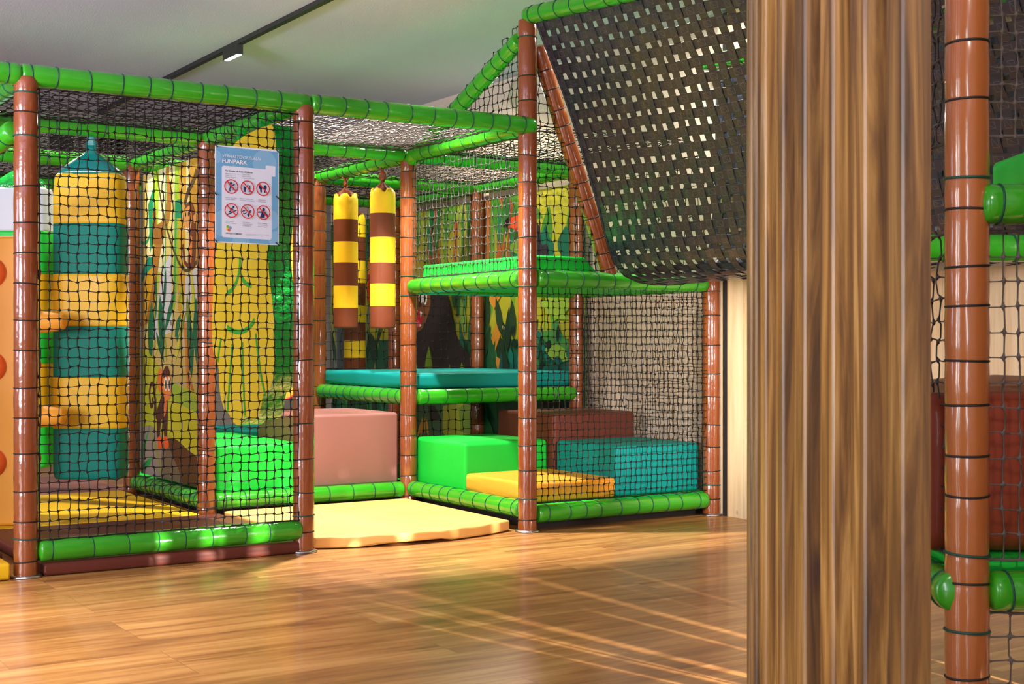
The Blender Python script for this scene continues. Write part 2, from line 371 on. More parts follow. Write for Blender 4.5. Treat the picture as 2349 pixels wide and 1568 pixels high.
# ceiling track and its lamps
mb = MB(); mb.box(-.775, -.735, -8, 5.48, 2.972, 3.0, BLACKMETAL)
tag(mb.build('ceiling_track'), 'long slim black light track running along the white ceiling', 'light track')
LAMPGLOW = bpy.data.materials.new('lamp_glow'); n, l = nt(LAMPGLOW); n['Principled BSDF'].inputs['Emission Color'].default_value = (1, .93, .82, 1); n['Principled BSDF'].inputs['Emission Strength'].default_value = 6
def track_lamp(v, label):
    o = empty('track_lamp', (-.755, v, 2.972), label, 'lamp')
    mb = MB(); mb.box(-.02, .02, -.13, .13, -.062, 0, BLACKMETAL); mb.build('housing', o)
    mb = MB()
    for i in range(10): mb.box(-.014, .014, -.12+i*.0245, -.105+i*.0245, -.066, -.062, LAMPGLOW)
    mb.build('light_grid', o)
track_lamp(2.39, 'small black box lamp with a bright grid under the ceiling track')
# round wall lamp above the frame
o = empty('wall_lamp', (1.42, 2.2, 2.86), 'round beige disc lamp high on the back wall behind the tall brown post', 'lamp', rot=(0, -math.pi/2, 0))
mb = MB(); mb.lathe([(.10, 0), (.13, .01), (.135, .03), (.12, .05), (.04, .055)], base_mat('wall_lamp_cream', (196, 186, 160), .5), 32); mb.build('shade', o)
# ================================================================ play frame: posts
post(-2*A, 0, H-.012, 'brown padded corner post left of the net with the rules sign', .165, green=(.17, 1.93, 2.12))
post(-A, 0, H-.012, 'brown padded post standing right beside the blue rules sign', .165, green=(.18,))
post(0, 0, 2.775, 'tallest brown padded post, holding the top of the black woven web', .16, green=(.18, 1.43, 1.33, 2.68))
post(A-.003, 0, 1.41, 'short brown padded post at the pine wall, next to the black strip', .15, green=(.18,))
post(-A-.003, B, H-.012, 'brown padded post at the front edge of the monkey mural', .15, group='brown padded posts', z0=0)
post(-A-.02, 2*B, H-.012, 'dark brown padded post at the far edge of the monkey mural', .17)
post(-.005, B, H-.012, 'brown padded post in the middle, between the mauve block and green cube', .15, green=(1.44, 1.32, .76))
post(.0, 2*B, H-.012, 'brown padded post behind the entrance, just left of the striped hanging rolls', .15)
post(A-.03, B, H-.012, 'brown padded post by the beige wall at the right edge of the jungle mural', .15)
post(A, 2*B, H-.012, 'dark brown padded post dividing the jungle mural right of the gorilla', .15)
post(A, 3*B, H-.012, 'dark brown padded post far back, behind the right striped roll', .15)
post(-3*A, 0, H-.012, 'brown padded post outside the frame beyond the left corner', .165)
post(-2*A-.37, .98, 1.68, 'short brown padded post outside the frame carrying the slanting rail', .165)
post(-2*A, B, H-.012, 'brown padded post hidden behind the left corner post', .165)
# inclined post carrying the web
pa, pb = Vector((.075, .01, 2.64)), Vector((.565, .01, 1.41)); d = pa-pb
o = empty('padded_post', pb, 'slanting brown padded post along the edge of the black web', 'post', 'brown padded posts', rot=d.to_track_quat('Z', 'Y').to_euler())
t = spaced(d.length, .105, .05); padding(d.length, t, .046, BROWN).build('padding', o); add_ties(o, t, TIE_B)
for q in o.children:
    if q.name.startswith('tie'): q.data = TIE_P; q.scale = (.88, .88, 1)
# ================================================================ rails
top = 'green padded top rail '
def R_(i0, j0, i1, j1, z, label, **k): return rail((i0*A, j0*B, z), (i1*A, j1*B, z), label, **k)
R_(-3, 0, -2, 0, H, top+'running off the picture at the left corner post', inset=.03)
R_(-2, 0, -1, 0, H, top+'above the net with the rules sign', inset=-.02)
rail((-A+.035, -.008, H), (.02, -.022, H), top+'across the entrance above the sand mat')
R_(-2, 0, -2, 1, H, top+'going back from the left corner post', inset=.05)
R_(-1, 0, -1, 1, H, top+'from the sign post back to the monkey mural', inset=.05, pitch=.11)
R_(-1, 1, -1, 2, H, top+'over the monkey mural', inset=.05, pitch=.09)
R_(0, 0, 0, 1, H, top+'from the tallest post back to the middle post', inset=.05)
R_(0, 1, 0, 2, H, top+'carrying the two striped hanging rolls', inset=.05)
R_(0, 2, 0, 3, H, top+'far behind the striped hanging rolls', inset=.05)
R_(A/A, 1, 1, 2, H, top+'over the toucan end of the jungle mural', inset=.05)
R_(1, 2, 1, 3, H, top+'over the gorilla end of the jungle mural', inset=.05)
R_(-2, 1, -1, 1, H, top+'over the striped punch bag', inset=.05)
R_(-1, 1, 0, 1, H, top+'behind the entrance, ending at the middle post', inset=.05)
R_(0, 1, 1, 1, H, top+'between the middle post and the beige wall', inset=.05)
R_(-2, 2, -1, 2, H, top+'in the second row behind the punch bag', inset=.05)
R_(-1, 2, 0, 2, H, top+'in the second row behind the rules sign', inset=.05)
R_(0, 2, 1, 2, H, top+'in the second row behind the striped rolls', inset=.05)
R_(-1, 3, 0, 3, H, top+'at the far end behind the red-edged pad', inset=.05)
R_(0, 3, 1, 3, H, top+'at the far end in front of the gorilla', inset=.05)
R_(-2, 3, -1, 3, H, top+'at the far end behind the punch bag', inset=.05)
rail((0, .06, 2.69), (0, B, 2.16), 'slanting green padded rail climbing to the tallest post', inset=.02, pitch=.1)
rail((0, -.01, 2.80), (0, -2.75, 2.60), 'highest green padded rail along the top of the black web', pitch=.13)
rail((-2*A-.04, .05, 1.96), (-2*A-.36, .95, 1.62), 'slanting green padded rail beside the left corner post', pitch=.1)
# deck and bottom rails
ZD, ZP = 1.375, .685
R_(0, 0, 0, 1, ZD, 'green padded deck rail from the middle post to the tallest post', inset=.055)
rail((.055, -.005, ZD), (A-.06, 0, ZD), 'green padded deck rail below the black web')
R_(0, 1, 1, 1, ZD, 'green padded deck rail at the back under the upper deck', inset=.055)
R_(1, 0, 1, 1, ZD, 'green padded deck rail along the beige wall under the upper deck', inset=.055)
R_(0, 1, 0, 2, ZP, 'green padded rail under the left side of the teal platform', inset=.055, pitch=.1)
R_(0, 1, 1, 1, ZP, 'green padded rail under the front of the teal platform', inset=.055)
R_(0, 2, 1, 2, ZP, 'green padded rail under the back of the teal platform', inset=.055)
rail((-2*A+.055, -.01, .114), (-A-.03, -.01, .114), 'green padded bottom rail of the net with the rules sign', pitch=.15, r=.05)
R_(-1, 1, -1, 2, .114, 'green padded bottom rail below the monkey mural', inset=.05, pitch=.085)
R_(-1, 1, 0, 1, .112, 'green padded bottom rail in front of the mauve brown block', inset=.055, pitch=.14)
R_(0, 0, 0, 1, .118, 'green padded bottom rail beside the sand entrance mat, below the steps', inset=.055)
rail((.06, 0, .092), (A-.055, 0, .092), 'green padded bottom rail of the net in front of the teal block')
# ================================================================ mats and blocks
def mat_(x0, x1, y0, y1, z0, z1, m, label, **k): return block('floor_mat', x0, x1, y0, y1, z0, z1, m, label, 'mat', bw=.012, **k)
mat_(-2*A+.07, -A+.03, -.035, 1.22, .002, .058, MATDARK, 'brown floor mat behind the net with the rules sign')
mat_(-2*A+.05, -A-.08, 1.23, 2.72, .002, .06, YELLOW, 'yellow floor mat in front of the punch bag')
mat_(-2*A-.05, -A-.02, 2.78, 3.9, .002, .06, MATBROWN, 'mauve floor mat far behind the punch bag')
mat_(-3*A+.06, -2*A-.02, .36, 1.45, .002, .06, MATDARK, 'dark brown floor mat behind the left corner post')
mat_(-3*A+.06, -2*A+.04, 1.46, 2.8, .002, .06, YELLOW, 'yellow floor mat under the climbing board')
mat_(-3*A+.1, -2*A-.075, -.05, .34, .002, .075, YELLOW, 'yellow entrance mat left of the left corner post')
# sand entrance mat with a bowed front edge
def entrance_mat():
    mb = MB(); n = 16; pts = []
    for i in range(n+1):
        t = i/n; pts.append((-1.24+1.17*t, .03-.12*math.sin(math.pi*min(1, t*1.25))**1 if t < .8 else .03-.045*(1-(t-.8)/.2)))
    pts = [(-1.245+1.18*i/n, .045-.14*math.sin(math.pi*i/n)**.8+.03*(i/n)) for i in range(n+1)]
    out = pts+[(-.06, 1.27), (-1.245, 1.27)]
    zt, zb = .062, .004
    N = len(out); v = [(x, y, zb+(.012 if .2 < i/n < .6 and i <= n else 0)) for i, (x, y) in enumerate(out)]+[(x, y, zt+.003*math.sin(i*1.9)) for i, (x, y) in enumerate(out)]
    mb.add(v, [tuple(range(N))[::-1], tuple(range(N, 2*N))]+[(i, (i+1) % N, N+(i+1) % N, N+i) for i in range(N)], SAND)
    o = mb.build('floor_mat'); bevel(o, .012, 3, smooth=False)
    return tag(o, 'pale sand coloured entrance mat with an orange front edge on the wood floor', 'mat')
entrance_mat()
mat_(-A+.08, -.02, B+.035, 2*B+.4, .10, .14, MATGREEN, 'green base mat under the mauve block and left green block')
mat_(.03, A+.03, .03, 2*B, .10, .138, MATGREEN, 'green base mat under the four step blocks')
mb = MB(); mb.box(-A+.12, -.06, B+.09, 2*B+.35, .0, .10, base_mat('dark_board', (40, 30, 26), .7)); tag(mb.build('base_board'), 'dark base board under the green base mat of the mauve block', 'board')
mb = MB(); mb.box(.09, A, .09, 2*B-.05, .0, .10, base_mat('dark_board', (40, 30, 26), .7)); tag(mb.build('base_board'), 'dark base board under the green base mat of the four step blocks', 'board')
def blk(*a, **k): return block('foam_block', *a, **k)
blk(-1.232, -.70, 1.415, 2.55, .142, .425, MATGREEN, 'bright green foam block behind the net below the banana pad', 'block')
blk(-.69, -.035, 1.415, 2.12, .142, .588, MATBROWN, 'large mauve brown foam block behind the sand entrance mat', 'block')
blk(-.56, -.1, 2.75, 3.4, .05, .42, TEAL, 'teal foam block peeping out behind the left green block', 'block')
blk(.06, .655, .765, 1.425, .14, .430, MATGREEN, 'bright green foam step block in front of the teal platform', 'block')
blk(.06, .665, .085, .76, .14, .252, ORANGE, 'low yellow orange foam step block behind the tallest post', 'block')
blk(.67, 1.295, .085, .70, .14, .428, TEAL, 'teal foam step block behind the net at the short post', 'block')
blk(.66, 1.295, .71, 1.36, .14, .588, MATDARK, 'dark brown foam step block under the teal platform', 'block')
block('platform_mat', .03, A+.02, 1.375, 2*B-.04, .735, .832, TEAL, 'teal platform mat on green rails in front of the jungle mural', 'mat', bw=.02)
mb = MB(); mb.box(.04, A-.02, 1.38, 2*B-.05, .655, .733, base_mat('dark_board', (40, 30, 26), .7)); tag(mb.build('deck_board'), 'dark board under the teal platform mat', 'board')
def deck_mat():
    mb = MB(); v = [(.055, .06, 0), (.52, .06, 0), (.52, 1.28, 0), (.055, 1.28, 0), (.058, .063, .085), (.43, .063, .085), (.43, 1.277, .085), (.058, 1.277, .085)]
    mb.add(v, [(3, 2, 1, 0), (4, 5, 6, 7), (0, 1, 5, 4), (1, 2, 6, 5), (2, 3, 7, 6), (3, 0, 4, 7)], MATGREEN)
    o = mb.build('deck_mat', None, (0, 0, 1.424)); bevel(o, .014, 3); return tag(o, 'green deck mat with a sloped end on the upper deck', 'mat')
deck_mat()
mb = MB(); mb.box(.06, A-.02, .06, B-.06, 1.35, 1.42, MATGREEN); tag(mb.build('deck_board'), 'green padded board closing the upper deck beside the black web', 'board')
# ================================================================ nets
Z0 = .16
net((-2*A+.05, -.03, Z0), (A-.09, 0, 0), (0, 0, H-.06-Z0), .0425, 'tall front net carrying the blue rules sign', r=.0025, bulge=.012)
net((0, .05, 1.43), (0, B-.1, 0), (0, 0, H-.05-1.43), .043, 'grey looking net above the upper deck, behind the tallest post', cellv=.05, mat=NETGREY, r=.0021)
net((.05, -.01, .15), (A-.1, 0, 0), (0, 0, ZD-.04-.15), .038, 'front net before the teal and yellow blocks', r=.0020, bulge=.015, cellv=.04, jit=.1)
net((A-.02, .06, .15), (0, B-.12, 0), (0, 0, ZD-.04-.15), .046, 'side net along the beige wall behind the step blocks', r=.0021)
net((.03, -.005, 1.43), (.53, 0, 0), (0, 0, 1.2), .05, 'triangular net between the tallest post and the slanting post', r=.0021, mask=lambda s, t: s < 1.02-.82*t)
net((A-.01, .06, 1.43), (0, B-.12, 0), (0, 0, H-.05-1.43), .06, 'upper side net along the beige wall behind the black web', r=.0021)
net((.05, 2*B, .84), (A-.1, 0, 0), (0, 0, 1.3), .066, 'net behind the teal platform in front of the gorilla', r=.0022)
net((.05, 2*B, .1), (A-.1, 0, 0), (0, 0, .55), .066, 'low net under the teal platform', r=.0022)
net((0, .05, H+.03), (0, B-.1, 0), (0, 0, .58), .05, 'triangular net under the slanting green rail', r=.0021, mask=lambda s, t: t < 1.0-.98*s)
roof = (('(-2,0)', -2, 0, 'roof net over the front bay with the rules sign'), ('', -1, 0, 'roof net over the sand entrance mat'), ('', 0, 0, 'roof net over the upper deck'),
        ('', -1, 1, 'roof net behind the entrance above the mauve block'), ('', 0, 1, 'roof net over the teal platform'), ('', -2, 1, 'roof net over the punch bag'), ('', -3, 0, 'roof net left of the left corner post'),
        ('', -2, 2, 'roof net far back behind the punch bag'), ('', -1, 2, 'roof net far back behind the hanging rolls'), ('', 0, 2, 'roof net far back before the gorilla'))
for _, i, j, lab in roof:
    net((i*A+.05, j*B+.05, H+.02), (A-.1, 0, 0), (0, B-.1, 0), .05 if j < 2 else .06, lab, r=.0020, bulge=-.025, group='black knotted roof nets', mat=NETGREY if (i, j) == (-1, 0) else None)
# ================================================================ hanging things
def rsq(rx, ry, p, n=32):             # rounded rectangle section
    out = []
    for i in range(n):
        a = 2*math.pi*(i+.5)/n; c, s = math.cos(a), math.sin(a)
        out.append((rx*math.copysign(abs(c)**p, c), ry*math.copysign(abs(s)**p, s)))
    return out
def loft(mb, sections, mat, M=None, cap=True):
    n = len(sections[0]); v = [q for s in sections for q in s]; f = []
    for i in range(len(sections)-1):
        for k in range(n): f.append((i*n+k, i*n+(k+1) % n, (i+1)*n+(k+1) % n, (i+1)*n+k))
    if cap: f += [tuple(range(n-1, -1, -1)), tuple((len(sections)-1)*n+k for k in range(n))]
    if M is not None: v = [tuple(M @ Vector(q)) for q in v]
    mb.add(v, f, mat, True)
def striped_bag(u, v, zs, mats, rx, ry, rot, capmat, ztop, label, name='punch_bag'):
    """square padded bag: one part per colour band, cone cap and strap"""
    o = empty(name, (u, v, zs[-1]), label, 'punch bag', rot=(0, 0, rot)); z0 = zs[-1]
    for i in range(len(zs)-1):
        a, b = zs[i+1]-z0, zs[i]-z0; secs = []; last, first = i == len(zs)-2, i == 0
        for t in (0, .04, .12, .5, .88, .95, 1):
            z = a+(b-a)*t; k = 1.0
            if last and t < .12: k = .93+.07*(t/.12)**.5
            if first and t > .5: k = 1-.0*(t-.5)-(.10 if t == 1 else .05 if t == .95 else .03 if t == .88 else 0)
            secs.append([(x*k, y*k, z) for x, y in rsq(rx, ry, .38)])
        mb = MB(); loft(mb, secs, mats[i]); mb.build('colour_band', o)
    h = zs[0]-z0; secs = []
    for k, dz in ((.93, -.006), (.86, .02), (.66, .055), (.44, .085), (.22, .11), (.13, .135), (.12, .16)):
        secs.append([(x*k*(1 if k > .2 else .9), y*k*(1 if k > .2 else 1.1), h+dz) for x, y in rsq(rx, ry, .55)])
    mb = MB(); loft(mb, secs, capmat); mb.build('cone_cap', o)
    mb = MB(); L = ztop-zs[0]-.12
    loft(mb, [[(x, y, h+.13+L*t) for x, y in rsq(.026+.004*math.sin(t*5), .008, .6, 12)] for t in np.linspace(0, 1, 8)], capmat); mb.build('hanging_strap', o)
    return o
yaw_b = -.60
striped_bag(-1.976, B+.0, [1.945, 1.672, 1.398, 1.116, .839, .562, .287], [YELLOW, TEALDK, YELLOW, TEALDK, YELLOW, TEALDK], .190, .10, yaw_b, TEALSHINY, H-.05, 'big square punch bag striped yellow and teal, hanging behind the net')
striped_bag(-2.10, 2.42, [1.965, 1.70, 1.44, 1.166, .90, .62, .27], [WHITEV, MATGREEN, YELLOW, MATGREEN, YELLOW, MATGREEN], .185, .10, yaw_b, GREENFOIL, H-.04, 'square punch bag striped white, green and yellow, half hidden by the left corner post')
# glossy green roll beside the punch bag
mb = MB(); mb.lathe([(.006, -.02), (.02, -.01), (.027, 0), (.027, 1.22), (.02, 1.235), (.005, 1.245)], GREENFOIL, 20)
o = mb.build('green_bolster', None, (-1.915, 2.19, .60)); tag(o, 'thin glossy green hanging roll between the two punch bags', 'bolster')
mb = MB(); mb.tube([(0, 0, 1.24), (0, 0, 1.50)], .004, TIEBLACK); mb.build('hanging_cord', o)
# striped rolls (logs)
def striped_roll(u, v, zs, ztop, label, r=.083, ang=0, yellow_first=True):
    o = empty('striped_roll', (u, v, zs[-1]), label, 'striped roll', 'striped hanging rolls', rot=(0, 0, ang)); z0 = zs[-1]
    for i in range(len(zs)-1):
        a, b = zs[i+1]-z0, zs[i]-z0; m = LOGYELLOW if (i % 2 == 0) == yellow_first else LOGBROWN; prof = []
        last, first = i == len(zs)-2, i == 0
        if last: prof += [(.002, a-.003), (.03, a-.003), (r*.93, a-.001), (r*.985, a+.004)]
        prof += [(r*.998, a+(.012 if last else 0)), (r, (a+b)/2)]
        if first: prof += [(r*1.0, b-.05), (r*.985, b-.02), (r*.93, b-.006), (r*.75, b), (r*.6, b-.01)]
        else: prof += [(r*.998, b)]
        mb = MB(); mb.lathe(prof, m, 32, cap=False)
        if first:                       # puckered edge at the top
            mb.v = [(x, y, z+(.012*math.sin(math.atan2(y, x)*5+1)+.006*math.sin(math.atan2(y, x)*11) if z > b-.012 else 0)) for x, y, z in mb.v]
        mb.build('colour_band', o)
    mb = MB(); mb.box(-.002, .002, -r*1.012, -r*.9, .004, zs[0]-z0-.02, LOGBROWN) if False else None
    h = zs[0]-z0
    prof = [(r*.8, h-.012), (r*.72, h+.002), (r*.5, h+.022), (r*.22, h+.042), (.010, h+.052), (.014, h+.062)]
    mb.lathe(prof, LOGBROWN, 26); mb.v = [(x*(1+.14*math.sin(6*math.atan2(y, x))*(1 if z > h else 0)), y*(1+.14*math.sin(6*math.atan2(y, x))*(1 if z > h else 0)), z) for x, y, z in mb.v]
    mb.build('gathered_cap', o)
    L = ztop-zs[0]-.055; secs = []
    for t in np.linspace(0, 1, 10):
        a = 1.2*math.sin(t*4); w, d = .026*(1-.55*max(0, 1-t*6)), .012
        secs.append([(x*math.cos(a)-y*math.sin(a), x*math.sin(a)+y*math.cos(a), h+.055+L*t) for x, y in rsq(w, d, .7, 14)])
    mb = MB(); loft(mb, secs, LOGBROWN); mb.build('hanging_strap', o)
    return o
striped_roll(0, 2.25, [2.03, 1.863, 1.711, 1.569, 1.411, 1.262, 1.128], H-.04, 'striped yellow and brown hanging roll beside the post, left one of the bright pair', ang=.3)
striped_roll(0, 1.703, [2.015, 1.861, 1.706, 1.542, 1.406, 1.262, 1.12], H-.04, 'striped yellow and brown hanging roll nearest the middle post, right one of the bright pair', ang=1.1)
striped_roll(.56, 3.25, [2.0, 1.83, 1.65, 1.48, 1.31, 1.18, 1.04, .91, .76], H-.04, 'striped hanging roll in shade behind the net, half hidden by the bright pair', ang=.2)
# banana bunch pad
def chaikin(p, k=2):
    for _ in range(k): p = [q for i in range(len(p)) for q in ((.75*p[i][0]+.25*p[(i+1) % len(p)][0], .75*p[i][1]+.25*p[(i+1) % len(p)][1]), (.25*p[i][0]+.75*p[(i+1) % len(p)][0], .25*p[i][1]+.75*p[(i+1) % len(p)][1]))]
    return p
def slab_pad(name, outline, u0, u1, face, side, label, cat, marks=(), mark_rgb=(40, 150, 40), M=None):
    mb = MB(); N = len(outline); v = [(u0, y, z) for y, z in outline]+[(u1, y, z) for y, z in outline]
    mb.add(v, [tuple(range(N)), tuple(range(2*N-1, N-1, -1))], face); mb.add(v, [(i, (i+1) % N, N+(i+1) % N, N+i) for i in range(N)], side, True)
    for mk in marks: mb.add([(u0-.002, y, z) for y, z in mk], [tuple(range(len(mk)))], base_mat('mark_%d_%d_%d' % mark_rgb, mark_rgb, .45))
    o = mb.build(name); 
    return tag(o, label, cat)
UB = -A-.085
pts = [(487,700),(492,610),(500,540),(512,440),(528,350),(545,318),(620,282),(632,300),(634,400),(612,560),(618,640),(626,700),(630,770),(631,830),(628,868),(618,892),(606,900),(603,905),(598,940),(592,958),(578,964),(566,955),(562,950),(557,968),(545,977),(532,965),(524,946),(516,944),(508,920),(503,890),(502,850),(500,834),(493,826),(488,800),(486,760)]
ban = chaikin([on_u(x, y, UB) for x, y in pts], 1)
def ub(*p): return [on_u(x, y, UB) for x, y in p]
marks = [stroke(curve(ub((551,590),(550,612),(545,640),(534,662),(522,672))), .024), stroke(curve(ub((554,632),(560,645),(568,652),(577,655))), .026),
         stroke(curve(ub((521,750),(532,757),(548,761),(565,756),(577,745),(584,733))), .026), stroke(ub((508,775),(503,800),(500,830)), .018), stroke(curve(ub((533,789),(528,860),(522,945))), .02),
         stroke(curve(ub((556,784),(558,860),(562,953))), .02), stroke(curve(ub((587,765),(592,810),(599,860),(607,897))), .02)]
o = slab_pad('banana_pad', ban, UB, UB+.125, BANANA, GREENFOIL, 'large yellow banana bunch shaped pad with green sides, hanging beneath the rules sign', 'pad', marks)
mb = MB(); 
for vv in (.45, .75): mb.box(UB+.04, UB+.08, vv-.02, vv+.02, 2.08, 2.17, GREENFOIL)
mb.build('hanging_strap', o)
# yellow pad with red edge
red = [(-.09, .0), (.19, -.02), (.2, 1.33), (-.09, 1.28)]
mb = MB(); ol = chaikin([(-.10, .13), (-.02, 0), (.12, .02), (.2, .2), (.22, .8), (.21, 1.31), (.16, 1.36), (-.1, 1.33)], 2); N = len(ol)
v = [(x, -.05, z) for x, z in ol]+[(x, .06, z) for x, z in ol]
mb.add(v, [tuple(range(N)), tuple(range(2*N-1, N-1, -1))], ORANGE); mb.add(v, [(i, (i+1) % N, N+(i+1) % N, N+i) for i in range(N)], RED, True)
mb.tube([(x*1.0, -.052, z) for x, z in ol], .007, RED, 6, closed=True)
mb.add([(x, -.053, z) for x, z in stroke([(.03, .62), (.05, .75), (.09, .9)], .012)], [tuple(range(6))], RED)
o = mb.build('hanging_pad', None, (-.68, 1.86, .66)); o.rotation_euler = (0, 0, -.25); tag(o, 'yellow orange hanging pad with a red edge beside the banana pad', 'pad')
mb = MB(); mb.box(-.02, .02, -.005, .005, 1.33, 1.55, RED); mb.build('hanging_strap', o)
# climbing board with ball holds
o = empty('climbing_board', (-2.40, 1.36, .06), 'orange climbing board with round orange holds, cut by the left picture edge', 'climbing board', rot=(0, 0, -.575))
mb = MB(); mb.box(-.42, .14, -.06, .06, 0, 1.53, ORANGE); bevel(mb.build('board', o), .02, 3)
def hold(parent, loc, r, mat, axis, squash=.55, name='ball_hold'):
    mb = MB(); prof = [(r*math.cos(a), r*squash*math.sin(a)) for a in np.linspace(0, math.pi/2*.98, 9)]
    mb.lathe([(r*1.03, -.006), (r*1.03, .004)]+prof, mat, 24); h = mb.build(name, parent, loc); h.rotation_euler = axis; return h
for zz in (1.335, .84, .335): hold(o, (-.075, -.06, zz), .078, ORANGERED, (math.pi/2, 0, 0))
for zz in (1.34, .85, .35): hold(o, (.14, .02, zz), .034, RED, (0, math.pi/2, 0), .5)
def cone(zz):
    mb = MB(); mb.lathe([(.062, -.005), (.06, .02), (.052, .10), (.044, .15), (.036, .162), (.01, .166)], ORANGE, 24)
    h = mb.build('cone_hold', o, (.135, -.02, zz)); h.rotation_euler = (0, math.pi/2, 0)
cone(1.075); cone(.575)
# ================================================================ murals
def rr(a, b): return random.uniform(a, b)
def mural(name, pr, u, v0, v1, z0, z1, label, base):
    mb = MB(); mb.box(u, u+.006, v0, v1, z0, z1, base_mat('print_base_'+name, base, .5))
    pr.into(mb, lambda x, y, d: (u-.0006-d, x, y), bounds=(v0, v1, z0, z1))
    n = max(2, int((v1-v0)/.45))
    for i in range(n+1):                # eyelets along the top edge
        for zz in (z0+.03, (z0+z1)/2, z1-.03):
            vv = v0+.02+(v1-v0-.04)*i/n; mb.tube([(u-.008, vv+.011*math.cos(a), zz+.011*math.sin(a)) for a in np.linspace(0, 2*math.pi, 10)[:-1]], .003, STEEL, 5, closed=True)
    return tag(mb.build('jungle_mural'), label, 'mural', 'printed jungle murals')
# --- long mural: gorilla and toucan (v runs away from the viewer: larger v is further left)
random.seed(21)
m1 = Print(); U1 = A+.062
def P1(*p): return [on_u(x, y, U1) for x, y in p]
m1(rect(1, 6, 1.02, 2.2), (172, 166, 44), 0); m1(rect(1, 6, 0, 1.05), (26, 92, 62), 0)
for i in range(46):
    v = rr(1.3, 5.5); w = rr(.04, .13); zb = rr(.9, 1.5)
    m1([(v, 2.2), (v+w, 2.2), (v+w*.8+rr(-.05, .05), zb+rr(.1, .3)), (v+w*.4, zb), (v+w*.1, zb+rr(.1, .3))], random.choice([(92, 150, 42), (70, 138, 44), (120, 160, 40), (30, 128, 62), (146, 170, 48)]), 1)
for x0, x1, y0, y1 in ((1000,1004,445,640),(1050,1042,440,640),(1118,1115,438,620),(1152,1148,428,620),(1010,985,640,520),(1060,1052,640,600),(905,900,470,700),(1180,1172,432,600)):
    w = rr(.05, .09) if x0 < 1100 else .11
    m1(stroke(P1((x0,y0),(x1,y1)), w), random.choice([(168, 92, 46), (150, 80, 40), (182, 106, 52)]), 2)
m1(stroke(P1((960,500),(985,580),(1000,650)), .06), (160, 88, 44), 2)
for i in range(40):
    v = rr(1.35, 5.4); m1(leaf(v, 2.2, rr(.25, .6), rr(.06, .16), rr(-110, -70)), random.choice([(64, 134, 42), (96, 156, 46), (44, 112, 46), (150, 176, 52)]), 3)
for i in range(16):
    v = rr(1.9, 4.6); z = rr(1.3, 1.8); m1(leaf(v, z, rr(.15, .35), rr(.05, .10), rr(60, 120)), random.choice([(56, 76, 34), (72, 98, 40), (24, 120, 76)]), 3)
# toucan end: big pointed leaves over yellow
m1(P1((1225,430),(1320,425),(1320,600),(1225,600)), (190, 178, 50), 3)
for cx, cy, L, W, a in ((1248,500,.75,.16,25),(1300,560,.8,.2,120),(1235,560,.55,.14,0),(1290,590,.6,.18,175),(1262,470,.6,.15,-80),(1310,470,.5,.14,-100),(1228,470,.5,.12,-70)):
    (v, z), = P1((cx, cy)); m1(leaf(v, z, L*.7, W, a), random.choice([(98, 150, 48), (76, 138, 46), (124, 164, 52), (60, 126, 44)]), 4)
for cx, cy, L, W, a in ((1320,470,.3,.16,-100),(1322,520,.3,.2,-60),(1300,600,.25,.2,90),(1265,610,.25,.18,70),(1245,610,.3,.14,100),(1318,600,.3,.2,100)):
    (v, z), = P1((cx, cy)); m1(leaf(v, z, L, W, a), (14, 104, 86), 5)
# dark lower jungle
for i in range(150):
    v, z = rr(1.3, 5.5), rr(.1, .95); c = random.choice([(24, 74, 50), (36, 116, 66), (30, 56, 36), (20, 100, 74), (44, 128, 74), (14, 84, 84), (60, 140, 66), (28, 62, 40)])
    m1(leaf(v, z, rr(.2, .5), rr(.05, .13), rr(50, 130)), c, 1+int(rr(0, 3)))
for x, y, L, a in ((1126,760,.42,70),(1140,800,.45,60),(1152,730,.35,75),(1120,840,.4,110),(1146,850,.45,65),(1165,770,.4,95),(1105,800,.4,115),(1170,840,.35,70),(1118,720,.35,95),(1155,890,.4,60),(1180,740,.35,85)):
    (v, z), = P1((x, y)); m1(leaf(v, z-.12, L*.85, .085, a, tip=.8), random.choice([(24, 50, 34), (34, 62, 38), (26, 88, 54)]), 5)
for x0, y0, x1, y1, w in ((1130,700,1150,660,.09),(1130,800,1150,740,.10),(1135,880,1145,820,.06),(1128,690,1132,660,.05)):
    m1(stroke(P1((x0,y0),(x1,y1)), w), (206, 138, 48), 4)
for x, y, L, W, a in ((1268,740,.55,.13,140),(1250,705,.4,.07,175),(1320,800,.45,.13,15),(1250,800,.35,.12,190),(1320,700,.5,.16,20),(1240,690,.4,.1,200)):
    (v, z), = P1((x, y)); m1(leaf(v, z, L, W, a), random.choice([(128, 168, 56), (74, 140, 64), (146, 178, 60)]), 6)
for i in range(26):
    v, z = rr(1.4, 2.3), rr(.85, 1.1); m1(leaf(v, z, rr(.06, .14), rr(.04, .08), rr(0, 360)), random.choice([(16, 40, 34), (10, 96, 88), (18, 110, 100)]), 6)
m1(P1((1205,845),(1325,830),(1325,900),(1205,900)), (10, 92, 86), 5)
